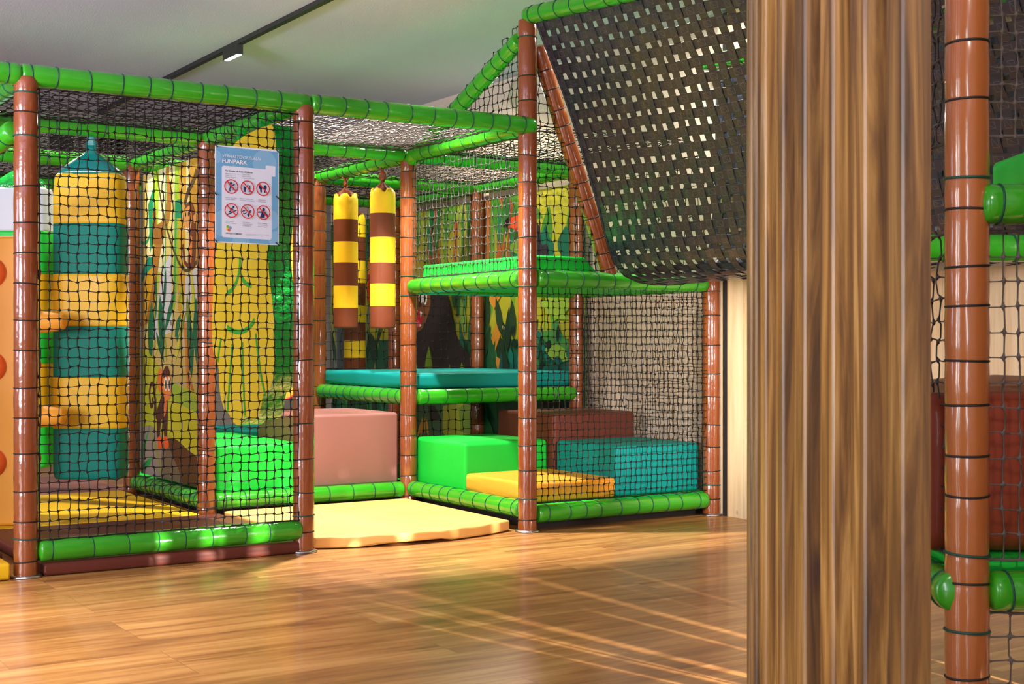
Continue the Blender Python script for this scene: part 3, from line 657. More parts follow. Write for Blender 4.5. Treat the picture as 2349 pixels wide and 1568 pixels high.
# gorilla
gor = curve(P1((952,780),(958,700),(966,676),(984,664),(1005,660),(1025,668),(1036,700),(1045,750),(1060,790),(1078,812),(1090,850),(1092,895),(950,900),(950,840)), 5)
m1(gor, (46, 38, 40), 7)
m1(curve(P1((953,664),(975,660),(988,672),(990,700),(980,735),(972,752),(958,758),(948,720)), 5), (128, 82, 48), 8)
m1(P1((960,668),(976,664),(984,672),(970,680)), (46, 38, 40), 9)
m1(curve(P1((954,712),(966,714),(972,730),(964,752),(954,752)), 4), (206, 34, 58), 9); m1(curve(P1((954,736),(964,734),(966,748),(956,750)), 3), (234, 84, 104), 10)
for a, b, c in (((957,711),(961,711),(959,720)), ((966,713),(972,716),(968,728)), ((955,748),(958,740),(960,752)), ((965,750),(966,741),(970,746))): m1(P1(a, b, c), (240, 236, 226), 11)
for x in (968, 978):
    (v, z), = P1((x, 682)); m1(ell(v, z, .035, .06), (244, 244, 240), 10); m1(ell(v+.006, z-.008, .016, .036), (20, 16, 16), 11)
m1(curve(P1((963,690),(970,694),(968,704),(962,702)), 3), (70, 40, 24), 10)
for x, y, L, W in ((985,880,.34,.13),(1003,890,.2,.11),(1038,895,.26,.05),(1028,895,.14,.06),(957,890,.26,.08),(1062,885,.24,.12),(1080,895,.2,.14),(972,897,.1,.08)):
    (v, z), = P1((x, y)); m1(leaf(v, z-.1, L*1.2, W, 90+rr(-6, 6)), random.choice([(138, 176, 44), (120, 168, 40), (160, 180, 56)]), 9)
for i in range(10):
    (v, z), = P1((1040+i*6, 700+i*14)); m1(leaf(v, z, .26, .07, 90+rr(-25, 25)), random.choice([(60, 136, 70), (40, 110, 62), (120, 160, 70)]), 8)
# toucan
m1(curve(P1((1216,520),(1228,505),(1240,520),(1245,560),(1258,560),(1262,590),(1260,602),(1216,600)), 5), (48, 40, 56), 7)
m1(curve(P1((1218,520),(1228,515),(1234,545),(1230,580),(1222,598),(1216,590)), 5), (224, 208, 158), 8)
m1(curve(P1((1158,520),(1170,504),(1190,494),(1222,500),(1222,532),(1196,530),(1175,522)), 5), (230, 84, 42), 9)
m1(curve(P1((1180,524),(1200,522),(1222,520),(1222,536),(1196,536)), 4), (206, 40, 44), 10)
m1(curve(P1((1157,520),(1163,505),(1172,497),(1174,508),(1168,521)), 4), (26, 20, 22), 11)
(v, z), = P1((1222, 500)); m1(ell(v, z, .05, .05), (240, 236, 220), 9); m1(ell(v, z, .022, .024), (20, 18, 20), 10)
# parrot far left
m1(curve(P1((846,540),(856,536),(858,580),(852,600),(845,590)), 4), (56, 92, 156), 5); m1(curve(P1((845,595),(852,590),(860,600),(856,625),(846,630)), 4), (236, 148, 44), 6); m1(curve(P1((846,620),(856,615),(856,680),(844,690)), 4), (214, 46, 50), 5)
# greyish ruins and spikes at the far left
for i in range(8):
    v = rr(4.7, 5.4); m1(rect(v, v+rr(.1, .25), rr(.7, .9), rr(1.05, 1.35)), random.choice([(120, 128, 118), (92, 104, 100), (70, 84, 84)]), 4)
for i in range(8): m1(leaf(rr(4.6, 5.4), rr(.8, 1.0), rr(.3, .6), rr(.05, .1), rr(70, 115)), random.choice([(150, 158, 66), (40, 84, 54), (110, 130, 90)]), 5)
for x, y, h in ((858,890,60),(870,890,35),(893,880,30)): m1(P1((x-3, y), (x+4, y), (x+5, y-h)), (222, 170, 70), 6)
# strip below the platform
m1(rect(2.7, 3.7, .14, .62), (58, 104, 72), 7); m1(curve(P1((1020,930),(1085,930),(1085,1000),(1025,1000),(1018,965)), 3), (160, 172, 56), 8); m1(P1((985,930),(1000,930),(1015,960),(990,965)), (36, 44, 38), 8)
for x, a in ((968, 100), (976, 90), (986, 75), (960, 120)): (v, z), = P1((x, 1003)); m1(leaf(v, z, .18, .04, a), (204, 168, 60), 9)
m1(curve(P1((1055,935),(1080,930),(1085,990),(1060,990)), 3), (116, 150, 60), 9)
mural('long', m1, U1, B+.03, 5.40, .145, 2.12, 'long jungle mural with a dark gorilla and a toucan behind the nets', (60, 120, 60))
# --- monkey mural
random.seed(5)
m2 = Print(); U2 = -A+.055
def P2(*p): return [on_u(x, y, U2) for x, y in p]
def s2(p, c, k): m2(P2(*p), c, k)
m2(rect(1.2, 3, 0, 2.2), (206, 186, 110), 0)
for x0, x1, c in ((305,322,(200,158,48)),(322,332,(226,224,170)),(332,340,(216,190,90)),(340,352,(232,228,180)),(352,366,(160,196,46)),(366,382,(222,218,160)),(398,402,(230,226,180)),(402,412,(150,186,42)),(412,428,(206,160,44)),(428,436,(226,214,150)),(436,470,(198,150,44)),(382,398,(214,196,110))):
    s2([(x0,340),(x1,340),(x1-rr(0,6),rr(600,760)),(x0-rr(0,6),rr(600,760))], c, 1)
s2([(372,620),(392,580),(396,760),(350,780)], (204, 206, 212), 2); s2([(425,640),(458,600),(458,800),(420,800)], (210, 210, 214), 2)
s2([(340,470),(352,430),(354,540),(345,580)], (20, 140, 88), 2); s2([(402,460),(418,455),(418,500),(402,500)], (16, 134, 84), 3)
m2(curve(P2((393,350),(388,400),(393,440),(390,500),(372,560),(360,640),(352,720),(330,740),(345,640),(355,560),(358,520),(376,500),(384,440),(380,400),(388,350)), 4), (164, 112, 40), 4)
s2([(350,490),(357,470),(360,520),(352,545)], (150, 100, 38), 4); s2([(358,515),(378,515),(374,560),(350,560)], (150, 100, 38), 5)
s2([(318,640),(340,590),(352,590),(350,700),(320,700)], (16, 138, 110), 3)
m2(curve(P2((312,700),(330,640),(352,615),(345,680),(330,750),(312,770)), 4), (206, 160, 40), 5)
m2(stroke(curve(P2((357,370),(370,460),(385,530),(410,600),(430,620),(452,600))), .022), (84, 74, 26), 6)
m2(stroke(curve(P2((315,530),(325,555),(340,550),(352,500))), .02), (40, 150, 80), 6); m2(stroke(P2((381,400), (378,700)), .016), (30, 150, 84), 4); m2(stroke(P2((404,500),(400,690)), .03), (60, 160, 80), 4)
for i in range(26): # spiky pale green leaves
    x, y = rr(345, 455), rr(700, 840); (v, z), = P2((x, y)); m2(leaf(v, z, rr(.15, .32), rr(.03, .07), rr(50, 130)), random.choice([(184, 192, 52), (150, 166, 44), (206, 206, 70), (20, 116, 76), (14, 100, 70), (128, 150, 50)]), 5)
for x, y in ((345,760),(375,745),(440,790),(452,760)): (v, z), = P2((x, y)); m2(leaf(v, z-.2, .4, .12, rr(80, 100)), (14, 112, 72), 5)
m2(stroke(curve(P2((425,740),(428,800),(432,880),(436,905))), .05), (210, 140, 52), 6); m2(stroke(curve(P2((436,780),(432,850),(446,905))), .03), (196, 120, 44), 6)
m2(stroke(P2((310,740),(318,800),(306,900)), .05), (176, 132, 46), 4)
# meadow, rock, soil
m2(curve(P2((305,830),(330,800),(365,840),(400,880),(460,915),(460,1060),(400,1010),(360,990),(300,980)), 4), (186, 198, 52), 6)
s2([(392,895),(452,915),(452,945),(420,930)], (204, 120, 56), 7); m2(curve(P2((380,870),(420,890),(460,930),(440,950),(400,930)), 4), (160, 196, 60), 7)
m2(curve(P2((372,905),(420,930),(460,960),(460,1045),(400,1005),(372,980)), 4), (204, 206, 44), 7)
m2(curve(P2((370,1010),(400,1005),(430,1030),(462,1062),(462,1140),(300,1120),(340,1060)), 4), (96, 60, 26), 7)
m2(curve(P2((318,985),(345,975),(370,1000),(395,1040),(418,1105),(415,1120),(300,1110),(308,1040)), 4), (158, 146, 142), 8); m2(curve(P2((378,1000),(395,1040),(418,1105),(380,1112),(370,1050)), 4), (122, 108, 88), 9)
m2(stroke(curve(P2((345,985),(362,1040),(374,1110))), .03), (150, 160, 70), 9)
for p in ([(304,860),(316,830),(312,1000),(300,1100)], [(300,1095),(330,1020),(345,975),(322,1080)], [(302,1085),(350,1045),(345,1065),(310,1095)]): s2(p, (44, 168, 86), 9)
s2([(305,1090),(340,1055),(330,1075)], (16, 110, 80), 10)
m2(curve(P2((300,1085),(340,1095),(420,1125),(460,1140),(300,1140)), 3), (112, 74, 50), 10)
for i in range(10): (v, z), = P2((rr(318, 352), rr(870, 960))); m2(leaf(v, z, rr(.15, .3), .03, rr(50, 130)), random.choice([(150, 120, 40), (206, 206, 80)]), 8)
# standing monkey
m2(stroke(curve(P2((360,960),(357,915),(353,885),(348,880),(344,900),(347,930),(352,925),(350,912))), .03), (78, 42, 30), 11)
m2(curve(P2((372,905),(383,905),(386,940),(384,1000),(378,1000),(372,960),(366,1005),(361,1000),(361,940)), 4), (84, 46, 34), 11)
m2(curve(P2((378,915),(383,915),(382,945),(376,958)), 3), (240, 130, 60), 12)
m2(curve(P2((372,860),(378,845),(384,838),(390,852),(393,880),(392,905),(384,918),(374,905)), 4), (92, 48, 34), 12)
m2(curve(P2((374,868),(388,862),(393,870),(393,905),(387,917),(378,912),(375,890)), 4), (244, 142, 66), 13); m2(ell(*P2((369,872))[0], .06, .075), (238, 130, 60), 12)
for x in (381, 389): (v, z), = P2((x, 880)); m2(ell(v, z, .03, .045), (250, 248, 240), 14); m2(ell(v-.006, z-.004, .013, .03), (30, 20, 20), 15)
for x0 in (367, 381): m2(curve(P2((x0-6,1005),(x0+2,1000),(x0+8,1022),(x0-2,1030)), 3), (246, 104, 44), 12)
# hanging monkey
m2(curve(P2((436,470),(446,478),(450,520),(448,600),(440,618),(432,600),(436,540),(424,520),(420,500)), 4), (112, 58, 34), 9)
m2(curve(P2((426,470),(440,462),(448,490),(446,520),(436,528),(424,520),(421,495)), 4), (120, 64, 36), 10); m2(curve(P2((424,482),(436,472),(441,495),(439,520),(430,526),(423,515)), 4), (222, 158, 84), 11)
m2(stroke(P2((420,560),(424,600),(434,612)), .03), (112, 58, 34), 10); m2(curve(P2((434,540),(442,545),(440,600),(434,600)), 3), (226, 130, 56), 10)
for x, y in ((427,492),(434,490)): (v, z), = P2((x, y)); m2(ell(v, z, .012, .014), (50, 28, 20), 12)
m2(stroke(curve(P2((427,524),(431,528),(436,524))), .02), (250, 244, 236), 12); m2(curve(P2((444,495),(450,490),(451,505),(446,512)), 3), (222, 158, 84), 11)
m2(stroke(curve(P2((424,470),(432,440),(446,410),(452,390))), .04), (92, 66, 30), 8)
mural('monkey', m2, U2, B+.14, 2*B+.03, .165, 2.13, 'narrow jungle mural with two cartoon monkeys behind the front net', (206, 186, 110))
# ================================================================ rules sign
def text_polys(txt, size, shear=0, bold=0):
    cu = bpy.data.curves.new('t', 'FONT'); cu.body = txt; cu.size = size; cu.shear = shear; cu.offset = bold; cu.resolution_u = 3
    ob = bpy.data.objects.new('t', cu); COL.objects.link(ob); bpy.context.view_layer.update()
    me = bpy.data.meshes.new_from_object(ob.evaluated_get(bpy.context.evaluated_depsgraph_get()))
    v = [(q.co.x, q.co.y) for q in me.vertices]; f = [tuple(p.vertices) for p in me.polygons]
    bpy.data.objects.remove(ob); bpy.data.meshes.remove(me); return v, f
SW, SH = .318, .457
sign = MB(); su0, sz1 = -1.792, 1.952
def S(x, y, d): return (su0+x*SW, -.062-d, sz1-y*SH-.004*x)
sp = Print(.3)
NAVY, RDS, BLU = (24, 40, 96), (206, 36, 44), (104, 166, 208)
def sc(poly): return poly
sign.box(su0, su0+SW, -.062, -.057, sz1-SH, sz1, base_mat('sign_white', (222, 228, 242), .35))
sp(rect(.012, .988, .012, .985), BLU, 1)
def circ(cx, cy, r, n=32): return ell(cx, cy, r, r*SW/SH, n)
for cx, cy, r in ((.0, .12, .1), (.77, .14, .19), (.14, .80, .2), (.86, .73, .15), (.4, .99, .14), (.95, .93, .12), (.3, .22, .05)):
    p = clip(circ(cx, cy, r), .012, .988, .012, .985); sp(p, (128, 182, 218), 2)
sp(rrect(.10, .885, .205, .94, .03), (222, 228, 244), 3); sp(rrect(.79, .945, .165, .275, .012), (222, 228, 244), 3.5)
def T(txt, x, y, capw, h, rgb, layer=5, shear=0, bold=0):
    """text with cap height h (share of the sign's height), squeezed to width capw (share of its width)"""
    v, f = text_polys(txt, 1, shear, bold); X0, X1 = min(q[0] for q in v), max(q[0] for q in v); kx = capw/(X1-X0); ky = h/.69
    sign.add([S(x+(q[0]-X0)*kx, y-q[1]*ky, layer*.0004) for q in v], f, base_mat('print_%d_%d_%d' % rgb, rgb, .3))
T('VERHALTENSREGELN', .108, .118, .60, .030, (232, 240, 248), shear=.2); T('FUNPARK', .105, .175, .39, .040, (240, 244, 250), bold=.02)
T('Für Kinder ab 4 bis 10 Jahren', .15, .262, .43, .017, (40, 44, 60), shear=.15, bold=.015)
for i, (a, b) in enumerate((('Gebaut nach DIN EN 1176', 'Baujahr: 2020'), ('Projekt: Carpe Solem', 'Bauart: FunPark'), ('Nummer: P2020-057', 'Kapazität: ca. 40 Kinder'))):
    T(a, .15, .287+i*.0185, (.21, .175, .17)[i], .0085, (90, 96, 112), shear=.15); T(b, .42, .284+i*.0185, (.115, .13, .19)[i], .0085, (90, 96, 112), shear=.15)
def ring(cx, cy, r):
    n = 40; k = SW/SH
    for i in range(n):
        a, b = 2*math.pi*i/n, 2*math.pi*(i+1)/n
        sp([(cx+r*math.cos(a), cy+r*k*math.sin(a)), (cx+r*math.cos(b), cy+r*k*math.sin(b)), (cx+r*.86*math.cos(b), cy+r*.86*k*math.sin(b)), (cx+r*.86*math.cos(a), cy+r*.86*k*math.sin(a))], RDS, 7)
    q = .66*r; w = .045*r*1.4
    sp([(cx-q-w, cy-(q-w)*k), (cx-q+w, cy-(q+w)*k), (cx+q+w, cy+(q-w)*k), (cx+q-w, cy+(q+w)*k)], RDS, 8)
CX, CY = (.243, .495, .743), (.418, .665); rad = .108
for cy in CY:
    for cx in CX: ring(cx, cy-.004, rad)
def G(cx, cy, pts): return [(cx+x*rad, cy-.004-y*rad*SW/SH) for x, y in pts]
def gl(cx, cy, pts, w): return G(cx, cy, stroke(pts, w))
c0 = (CX[0], CY[0])
for i in range(-5, 6):
    h = math.sqrt(max(0, .72**2-(i*.13)**2)); sp(gl(*c0, [(i*.13, -h), (i*.13, h)], .02), (170, 178, 200), 4); sp(gl(*c0, [(-h, i*.13), (h, i*.13)], .02), (170, 178, 200), 4)
sp(G(*c0, ell(-.02, .42, .17, .17)), NAVY, 5); sp(G(*c0, [(-.2, .2), (.15, .22), (.12, -.15), (-.12, -.2)]), NAVY, 5)
for p in ([(-.15, .2), (-.35, .35), (-.3, .6)], [(.12, .16), (.32, .2), (.5, .42)], [(.05, -.12), (.3, -.15), (.3, -.45)], [(-.1, -.1), (-.22, -.35), (-.15, -.7)]): sp(gl(*c0, p, .15), NAVY, 6)
c1 = (CX[1], CY[0]); sp(G(*c1, [(-.55, .1), (-.12, .1), (-.2, -.6), (-.48, -.6)]), NAVY, 5); sp(gl(*c1, [(-.35, .1), (-.55, .25), (-.72, .15)], .06), NAVY, 5)
sp(gl(*c1, [(.08, .3), (.1, -.65)], .1), NAVY, 5); sp(gl(*c1, [(.4, .35), (.4, -.6)], .13), NAVY, 5)
for d in (-.1, .0, .1): sp(gl(*c1, [(.08+d, .2), (.08+d, .42)], .04), NAVY, 6)
c2 = (CX[2], CY[0])
for sx in (-1, 1): sp(G(*c2, ell(.33*sx, .22, .24, .34, rot=-8*sx)), NAVY, 5); sp(G(*c2, [(.45*sx, .1), (.18*sx, .1), (.14*sx, -.5), (.36*sx, -.52)]), NAVY, 5)
d0 = (CX[0], CY[1]); sp(gl(*d0, [(-.6, -.62), (.8, .1)], .13), NAVY, 5); sp(G(*d0, ell(.34, .5, .15, .15)), NAVY, 5); sp(gl(*d0, [(.2, .35), (-.12, .05), (-.05, -.12), (-.35, -.2)], .2), NAVY, 6); sp(gl(*d0, [(.15, .3), (.35, .0)], .1), NAVY, 6)
d1 = (CX[1], CY[1]); sp(G(*d1, [(.02, .62), (.14, .4), (.12, .1), (-.08, .0), (-.1, .3)]), (236, 240, 250), 5); sp(G(*d1, stroke([(.02, .62), (.14, .4), (.12, .1), (-.08, .0), (-.1, .3), (.02, .62)], .05)), NAVY, 5)
for p in ([(-.7, -.1), (-.5, .15), (-.3, .05)], [(-.6, -.25), (-.3, -.3), (-.1, -.1)], [(.15, -.1), (.55, .2)], [(.0, -.5), (.3, -.2)], [(.15, -.55), (.2, -.7)], [(.25, .0), (.5, -.1)]): sp(gl(*d1, p, .14), NAVY, 5)
sp(G(*d1, [(.05, -.2), (.25, -.2), (.3, -.65), (.1, -.65)]), NAVY, 6)
d2 = (CX[2], CY[1]); sp(G(*d2, ell(.12, .42, .2, .24)), NAVY, 5); sp(G(*d2, [(-.1, .15), (.3, .15), (.25, -.75), (-.45, -.7)]), NAVY, 5); sp(gl(*d2, [(-.05, .1), (-.75, .02)], .17), NAVY, 6); sp(gl(*d2, [(.2, .1), (.75, -.45)], .17), NAVY, 6); sp(gl(*d2, [(.35, .3), (.5, .05), (.62, .2)], .03), NAVY, 6)
GR = (84, 88, 104)
caps = [[('Nicht an den Netz-', 'wänden klettern.'), ('Weder Speisen noch', 'Getränke im Spielgerät.'), ('Sockenpflicht –', 'keine Schuhe.')], [('Nicht auf der', 'Rutsche klettern.'), ('Kein Messer', 'oder Feuerzeug', 'im Spielgerät.'), ('Keine Kleidung', 'mit Kordeln beim', 'Spielen tragen.')]]
wd = [[(.185, .165), (.20, .225), (.145, .13)], [(.125, .16), (.115, .15, .13), (.145, .16, .145)]]
x0 = [[.15, .385, .67], [.16, .425, .665]]
for r in (0, 1):
    for c in (0, 1, 2):
        for i, s in enumerate(caps[r][c]): T(s, x0[r][c], (.535, .778)[r]+i*.0175, wd[r][c][i], .0095, GR)
for dx, dy, c in ((-.016, -.018, (120, 178, 60)), (.022, -.008, (110, 150, 200)), (-.022, .006, (240, 190, 60)), (.004, .016, (226, 74, 44))): sp(circ(.205+dx, .848+dy, .0215), c, 5)
T('HPS PLAY COMPANY', .158, .905, .255, .015, (36, 40, 56), bold=.015)
for i in range(2): sp(rect(.47, .47+(.37, .27)[i], .892+i*.014, .895+i*.014), (178, 184, 204), 5)
sp.into(sign, S)
o = sign.build('rules_sign'); tag(o, 'blue and white play rules sign tied to the front net', 'sign')
def sgn_tie(x, y):
    mb = MB(); p = Vector(S(x, y, .003)); mb.tube([p+Vector((-.012, 0, .010)), p, p+Vector((.006, -.004, -.006))], .0028, TIEBLACK); mb.tube([p+Vector((0, .004, 0)), p+Vector((.008, .035, .004))], .002, TIEBLACK); mb.build('cable_tie', o)
for x, y in ((.01, .008), (.985, .008), (.0, .5), (.99, .5), (.01, .985), (.985, .985)): sgn_tie(x, y)
# ================================================================ black woven web (a trough of belts)
BELT = base_mat('black_belt', (38, 38, 42), .3, 0, 0, .6); n, l = nt(BELT); b = n['Principled BSDF']
uv = n.new('ShaderNodeUVMap'); uv.uv_map = 'UVMap'; sx = n.new('ShaderNodeSeparateXYZ'); l.new(uv.outputs['UV'], sx.inputs['Vector'])
def mth(op, a, b2=None, v=None):
    q = n.new('ShaderNodeMath'); q.operation = op; l.new(a, q.inputs[0])
    if b2 is not None: l.new(b2, q.inputs[1])
    if v is not None: q.inputs[1].default_value = v
    return q.outputs[0]
fx, fy = mth('FRACT', sx.outputs['X']), mth('FRACT', sx.outputs['Y'])
cx, cy = mth('SUBTRACT', fx, v=.5), mth('SUBTRACT', fy, v=.5); ax, ay = mth('ABSOLUTE', cx), mth('ABSOLUTE', cy)
mxx = mth('MAXIMUM', ax, ay); bx = mth('LESS_THAN', mth('ABSOLUTE', mth('SUBTRACT', mxx, v=.28)), v=.012)
dg = mth('MULTIPLY', mth('LESS_THAN', mth('ABSOLUTE', mth('SUBTRACT', cx, cy)), v=.014), mth('LESS_THAN', mxx, v=.28))
st = mth('MAXIMUM', bx, dg)
mx = n.new('ShaderNodeMix'); mx.data_type = 'RGBA'; mx.inputs['A'].default_value = lin((33, 35, 44)); mx.inputs['B'].default_value = lin((84, 86, 98)); l.new(st, mx.inputs['Factor']); l.new(mx.outputs['Result'], b.inputs['Base Color'])
wv = n.new('ShaderNodeTexNoise'); wv.inputs['Scale'].default_value = 260; tc = n.new('ShaderNodeTexCoord'); l.new(tc.outputs['Object'], wv.inputs['Vector'])
bu = n.new('ShaderNodeBump'); bu.inputs['Strength'].default_value = .35; bu.inputs['Distance'].default_value = .002; l.new(wv.outputs['Fac'], bu.inputs['Height']); l.new(bu.outputs['Normal'], b.inputs['Normal'])
SEC = [(.012, 2.775), (.05, 2.69), (.10, 2.585), (.19, 2.40), (.306, 2.122), (.426, 1.79), (.50, 1.56), (.575, 1.43), (.72, 1.372), (.92, 1.365), (1.10, 1.39), (1.21, 1.50), (1.27, 1.75), (1.295, 2.2), (1.30, 2.66)]
SEC = curve(SEC, 8)
cum = [0]
for i in range(1, len(SEC)): cum.append(cum[-1]+math.dist(SEC[i-1], SEC[i]))
PITCH = .0845
def sec_at(s):
    s = min(max(s, 0), cum[-1]-1e-6)
    i = next(k for k in range(1, len(cum)) if cum[k] >= s); t = (s-cum[i-1])/(cum[i]-cum[i-1])
    p = [SEC[i-1][d]+(SEC[i][d]-SEC[i-1][d])*t for d in (0, 1)]; d = [(SEC[i][q]-SEC[i-1][q])/(cum[i]-cum[i-1]) for q in (0, 1)]
    return p, d
def web_pt(s, v, off=0):
    (u, z), (du, dz) = sec_at(s); nu_, nz_ = -dz, du            # normal
    drop = .07*max(0, -v)*(z-1.365)/1.34
    return (u+nu_*off, v, z+nz_*off-drop+.006*math.sin(3*v+2*s))
V0W, V1W = -.055, -3.75
NS, NV = int(cum[-1]/PITCH), int((V0W-V1W)/PITCH)
random.seed(3)
mb_v, mb_f, mb_uv = [], [], []
def belt(kind, k):
    """one belt as a thin strip weaving over and under"""
    N = NS if kind == 'down' else NV; c = (k+.5)*PITCH; w = .053/2; jit = rr(-.006, .006); rows = []
    for i in range(N*2+1):
        q = i*PITCH/2; over = 0
        if i % 2 == 1: over = .0032*(1 if ((i//2)+k) % 2 else -1)*(1 if kind == 'down' else -1)
        j = jit+.003*math.sin(i*.7+k)
        if kind == 'down': rows.append([web_pt(q, V0W-(c+j+e*w), over) for e in (-1, 1)])
        else: rows.append([web_pt(c+j+e*w, V0W-q, over) for e in (-1, 1)])
    o = len(mb_v)
    for r in rows: mb_v.extend(r)
    for i in range(len(rows)-1):
        mb_f.append((o+2*i, o+2*i+1, o+2*i+3, o+2*i+2)); y0, y1 = (0, .5) if i % 2 == 0 else (.5, 1)
        mb_uv.extend([(0.001, y0), (.999, y0), (.999, min(y1, .999)), (0.001, min(y1, .999))])
for k in range(NV): belt('down', k)
for k in range(NS): belt('along', k)
me = bpy.data.meshes.new('woven_web'); me.from_pydata(mb_v, [], mb_f); me.materials.append(BELT)
ul = me.uv_layers.new(name='UVMap'); ul.data.foreach_set('uv', [c for q in mb_uv for c in q]); me.update()
o = link('woven_web', me); sm = o.modifiers.new('thickness', 'SOLIDIFY'); sm.thickness = .0022; sm.offset = 0
tag(o, 'huge black web of woven belts slung overhead between the two play frames', 'web')
mb = MB(); mb.tube([web_pt(q*cum[-1]*.97/30, V0W-.012) for q in range(31)], .009, TIEBLACK, 8); mb.build('edge_rope', o)
# rail on the far side of the web
rail((A-.01, .05, 2.70), (A-.01, -3.7, 2.52), 'green padded rail along the wall side of the black web', pitch=.14)
# ================================================================ second play frame at the right
QU, QV = -1.37, -3.998
E1, E2 = Vector((_R[0], _R[1], 0)), Vector((_F[0], _F[1], 0))       # this frame stands turned against the other one
def q(a, b2, z=0): p = Vector((QU, QV, 0))+E1*a+E2*b2; return (p.x, p.y, z)
W1, W2 = 1.33, 1.5
PRM = vinyl('orange_brown_vinyl', (168, 98, 52), .2, .55)
post(QU, QV, 2.9, 'orange brown padded post of the near frame, right of the slatted wood screen', .118, green=(.52, .335, 1.425), group='posts of the near frame', mat=PRM)
for a, b2, lab in ((0, W2, 'padded post of the near frame standing behind the slatted wood screen'), (W1, 0, 'padded post of the near frame, off to its right'), (W1, W2, 'padded post at the back corner of the near frame')):
    x, y, z = q(a, b2); post(x, y, 2.9, lab, .14, group='posts of the near frame', mat=PRM)
nk = dict(group='rails of the near frame')
rail(q(.03, -.022, 1.36), q(W1-.05, -.012, 1.36), 'lime green padded deck rail meeting the orange brown post', pitch=.075, **nk)
rail(q(.055, -.012, .432), q(W1-.05, -.012, .432), 'green padded lower rail right of the orange brown post', pitch=.085, **nk)
rail(q(-.035, -.02, .43), q(-.03, W2, .43), 'green padded lower rail going back from the orange brown post', **nk)
rail(q(.055, W2, 1.36), q(W1-.05, W2, 1.36), 'green padded back rail below the dark web in the near frame', **nk)
def qblock(name, a0, a1, b0, b1, z0, z1, *args, **k):
    c = q((a0+a1)/2, (b0+b1)/2); o = block(name, -(a1-a0)/2, (a1-a0)/2, -(b1-b0)/2, (b1-b0)/2, z0, z1, *args, **k)
    o.location = (c[0], c[1], z0); o.rotation_euler = (0, 0, -YAW); return o
qblock('deck_mat', .20, W1-.06, .03, .40, 1.425, 1.515, MATGREEN, 'pale green deck mat above the lime green rail of the near frame', 'mat', bw=.03)
qblock('deck_mat', -.0, W1-.06, .06, W2-.06, .455, .492, MATGREEN, 'thin green deck mat under the big chestnut cushion', 'mat', bw=.01)
qblock('foam_cushion', -.06, W1-.1, .16, W2-.3, .494, .90, CHESTNUT, 'big chestnut brown cushion behind the net of the near frame', 'cushion', bw=.05, bulge=.03)
NG = base_mat('grey_net_cord', (92, 82, 78), .6)
def qnet(a, b2, z, dv, h, cell, lab, **k):
    net(q(a, b2, z), tuple(dv), (0, 0, h), cell, lab, group='nets of the near frame', **k)
qnet(.06, .03, 1.53, E1*(W1-.1), 1.35, .034, 'pale grey net above the lime green rail of the near frame', r=.0024, mat=NG, bulge=.03, cellv=.042)
qnet(.06, .03, .50, E1*(W1-.1),   .80, .038, 'net in front of the chestnut cushion', r=.0024, mat=NG, bulge=.02, cellv=.06)
qnet(.06, .03, .02, E1*(W1-.1), .35, .055, 'low net between the floor and the near frame', r=.0024, mat=NG)
qnet(-.01, .07, .50, E2*(W2-.14), .80, .055, 'lower side net between the slatted wood screen and the orange brown post', r=.0024, mat=NETGREY)
qnet(-.01, .07, 1.53, E2*(W2-.14), 1.35, .055, 'upper side net between the slatted wood screen and the orange brown post', r=.0024, mat=NETGREY)
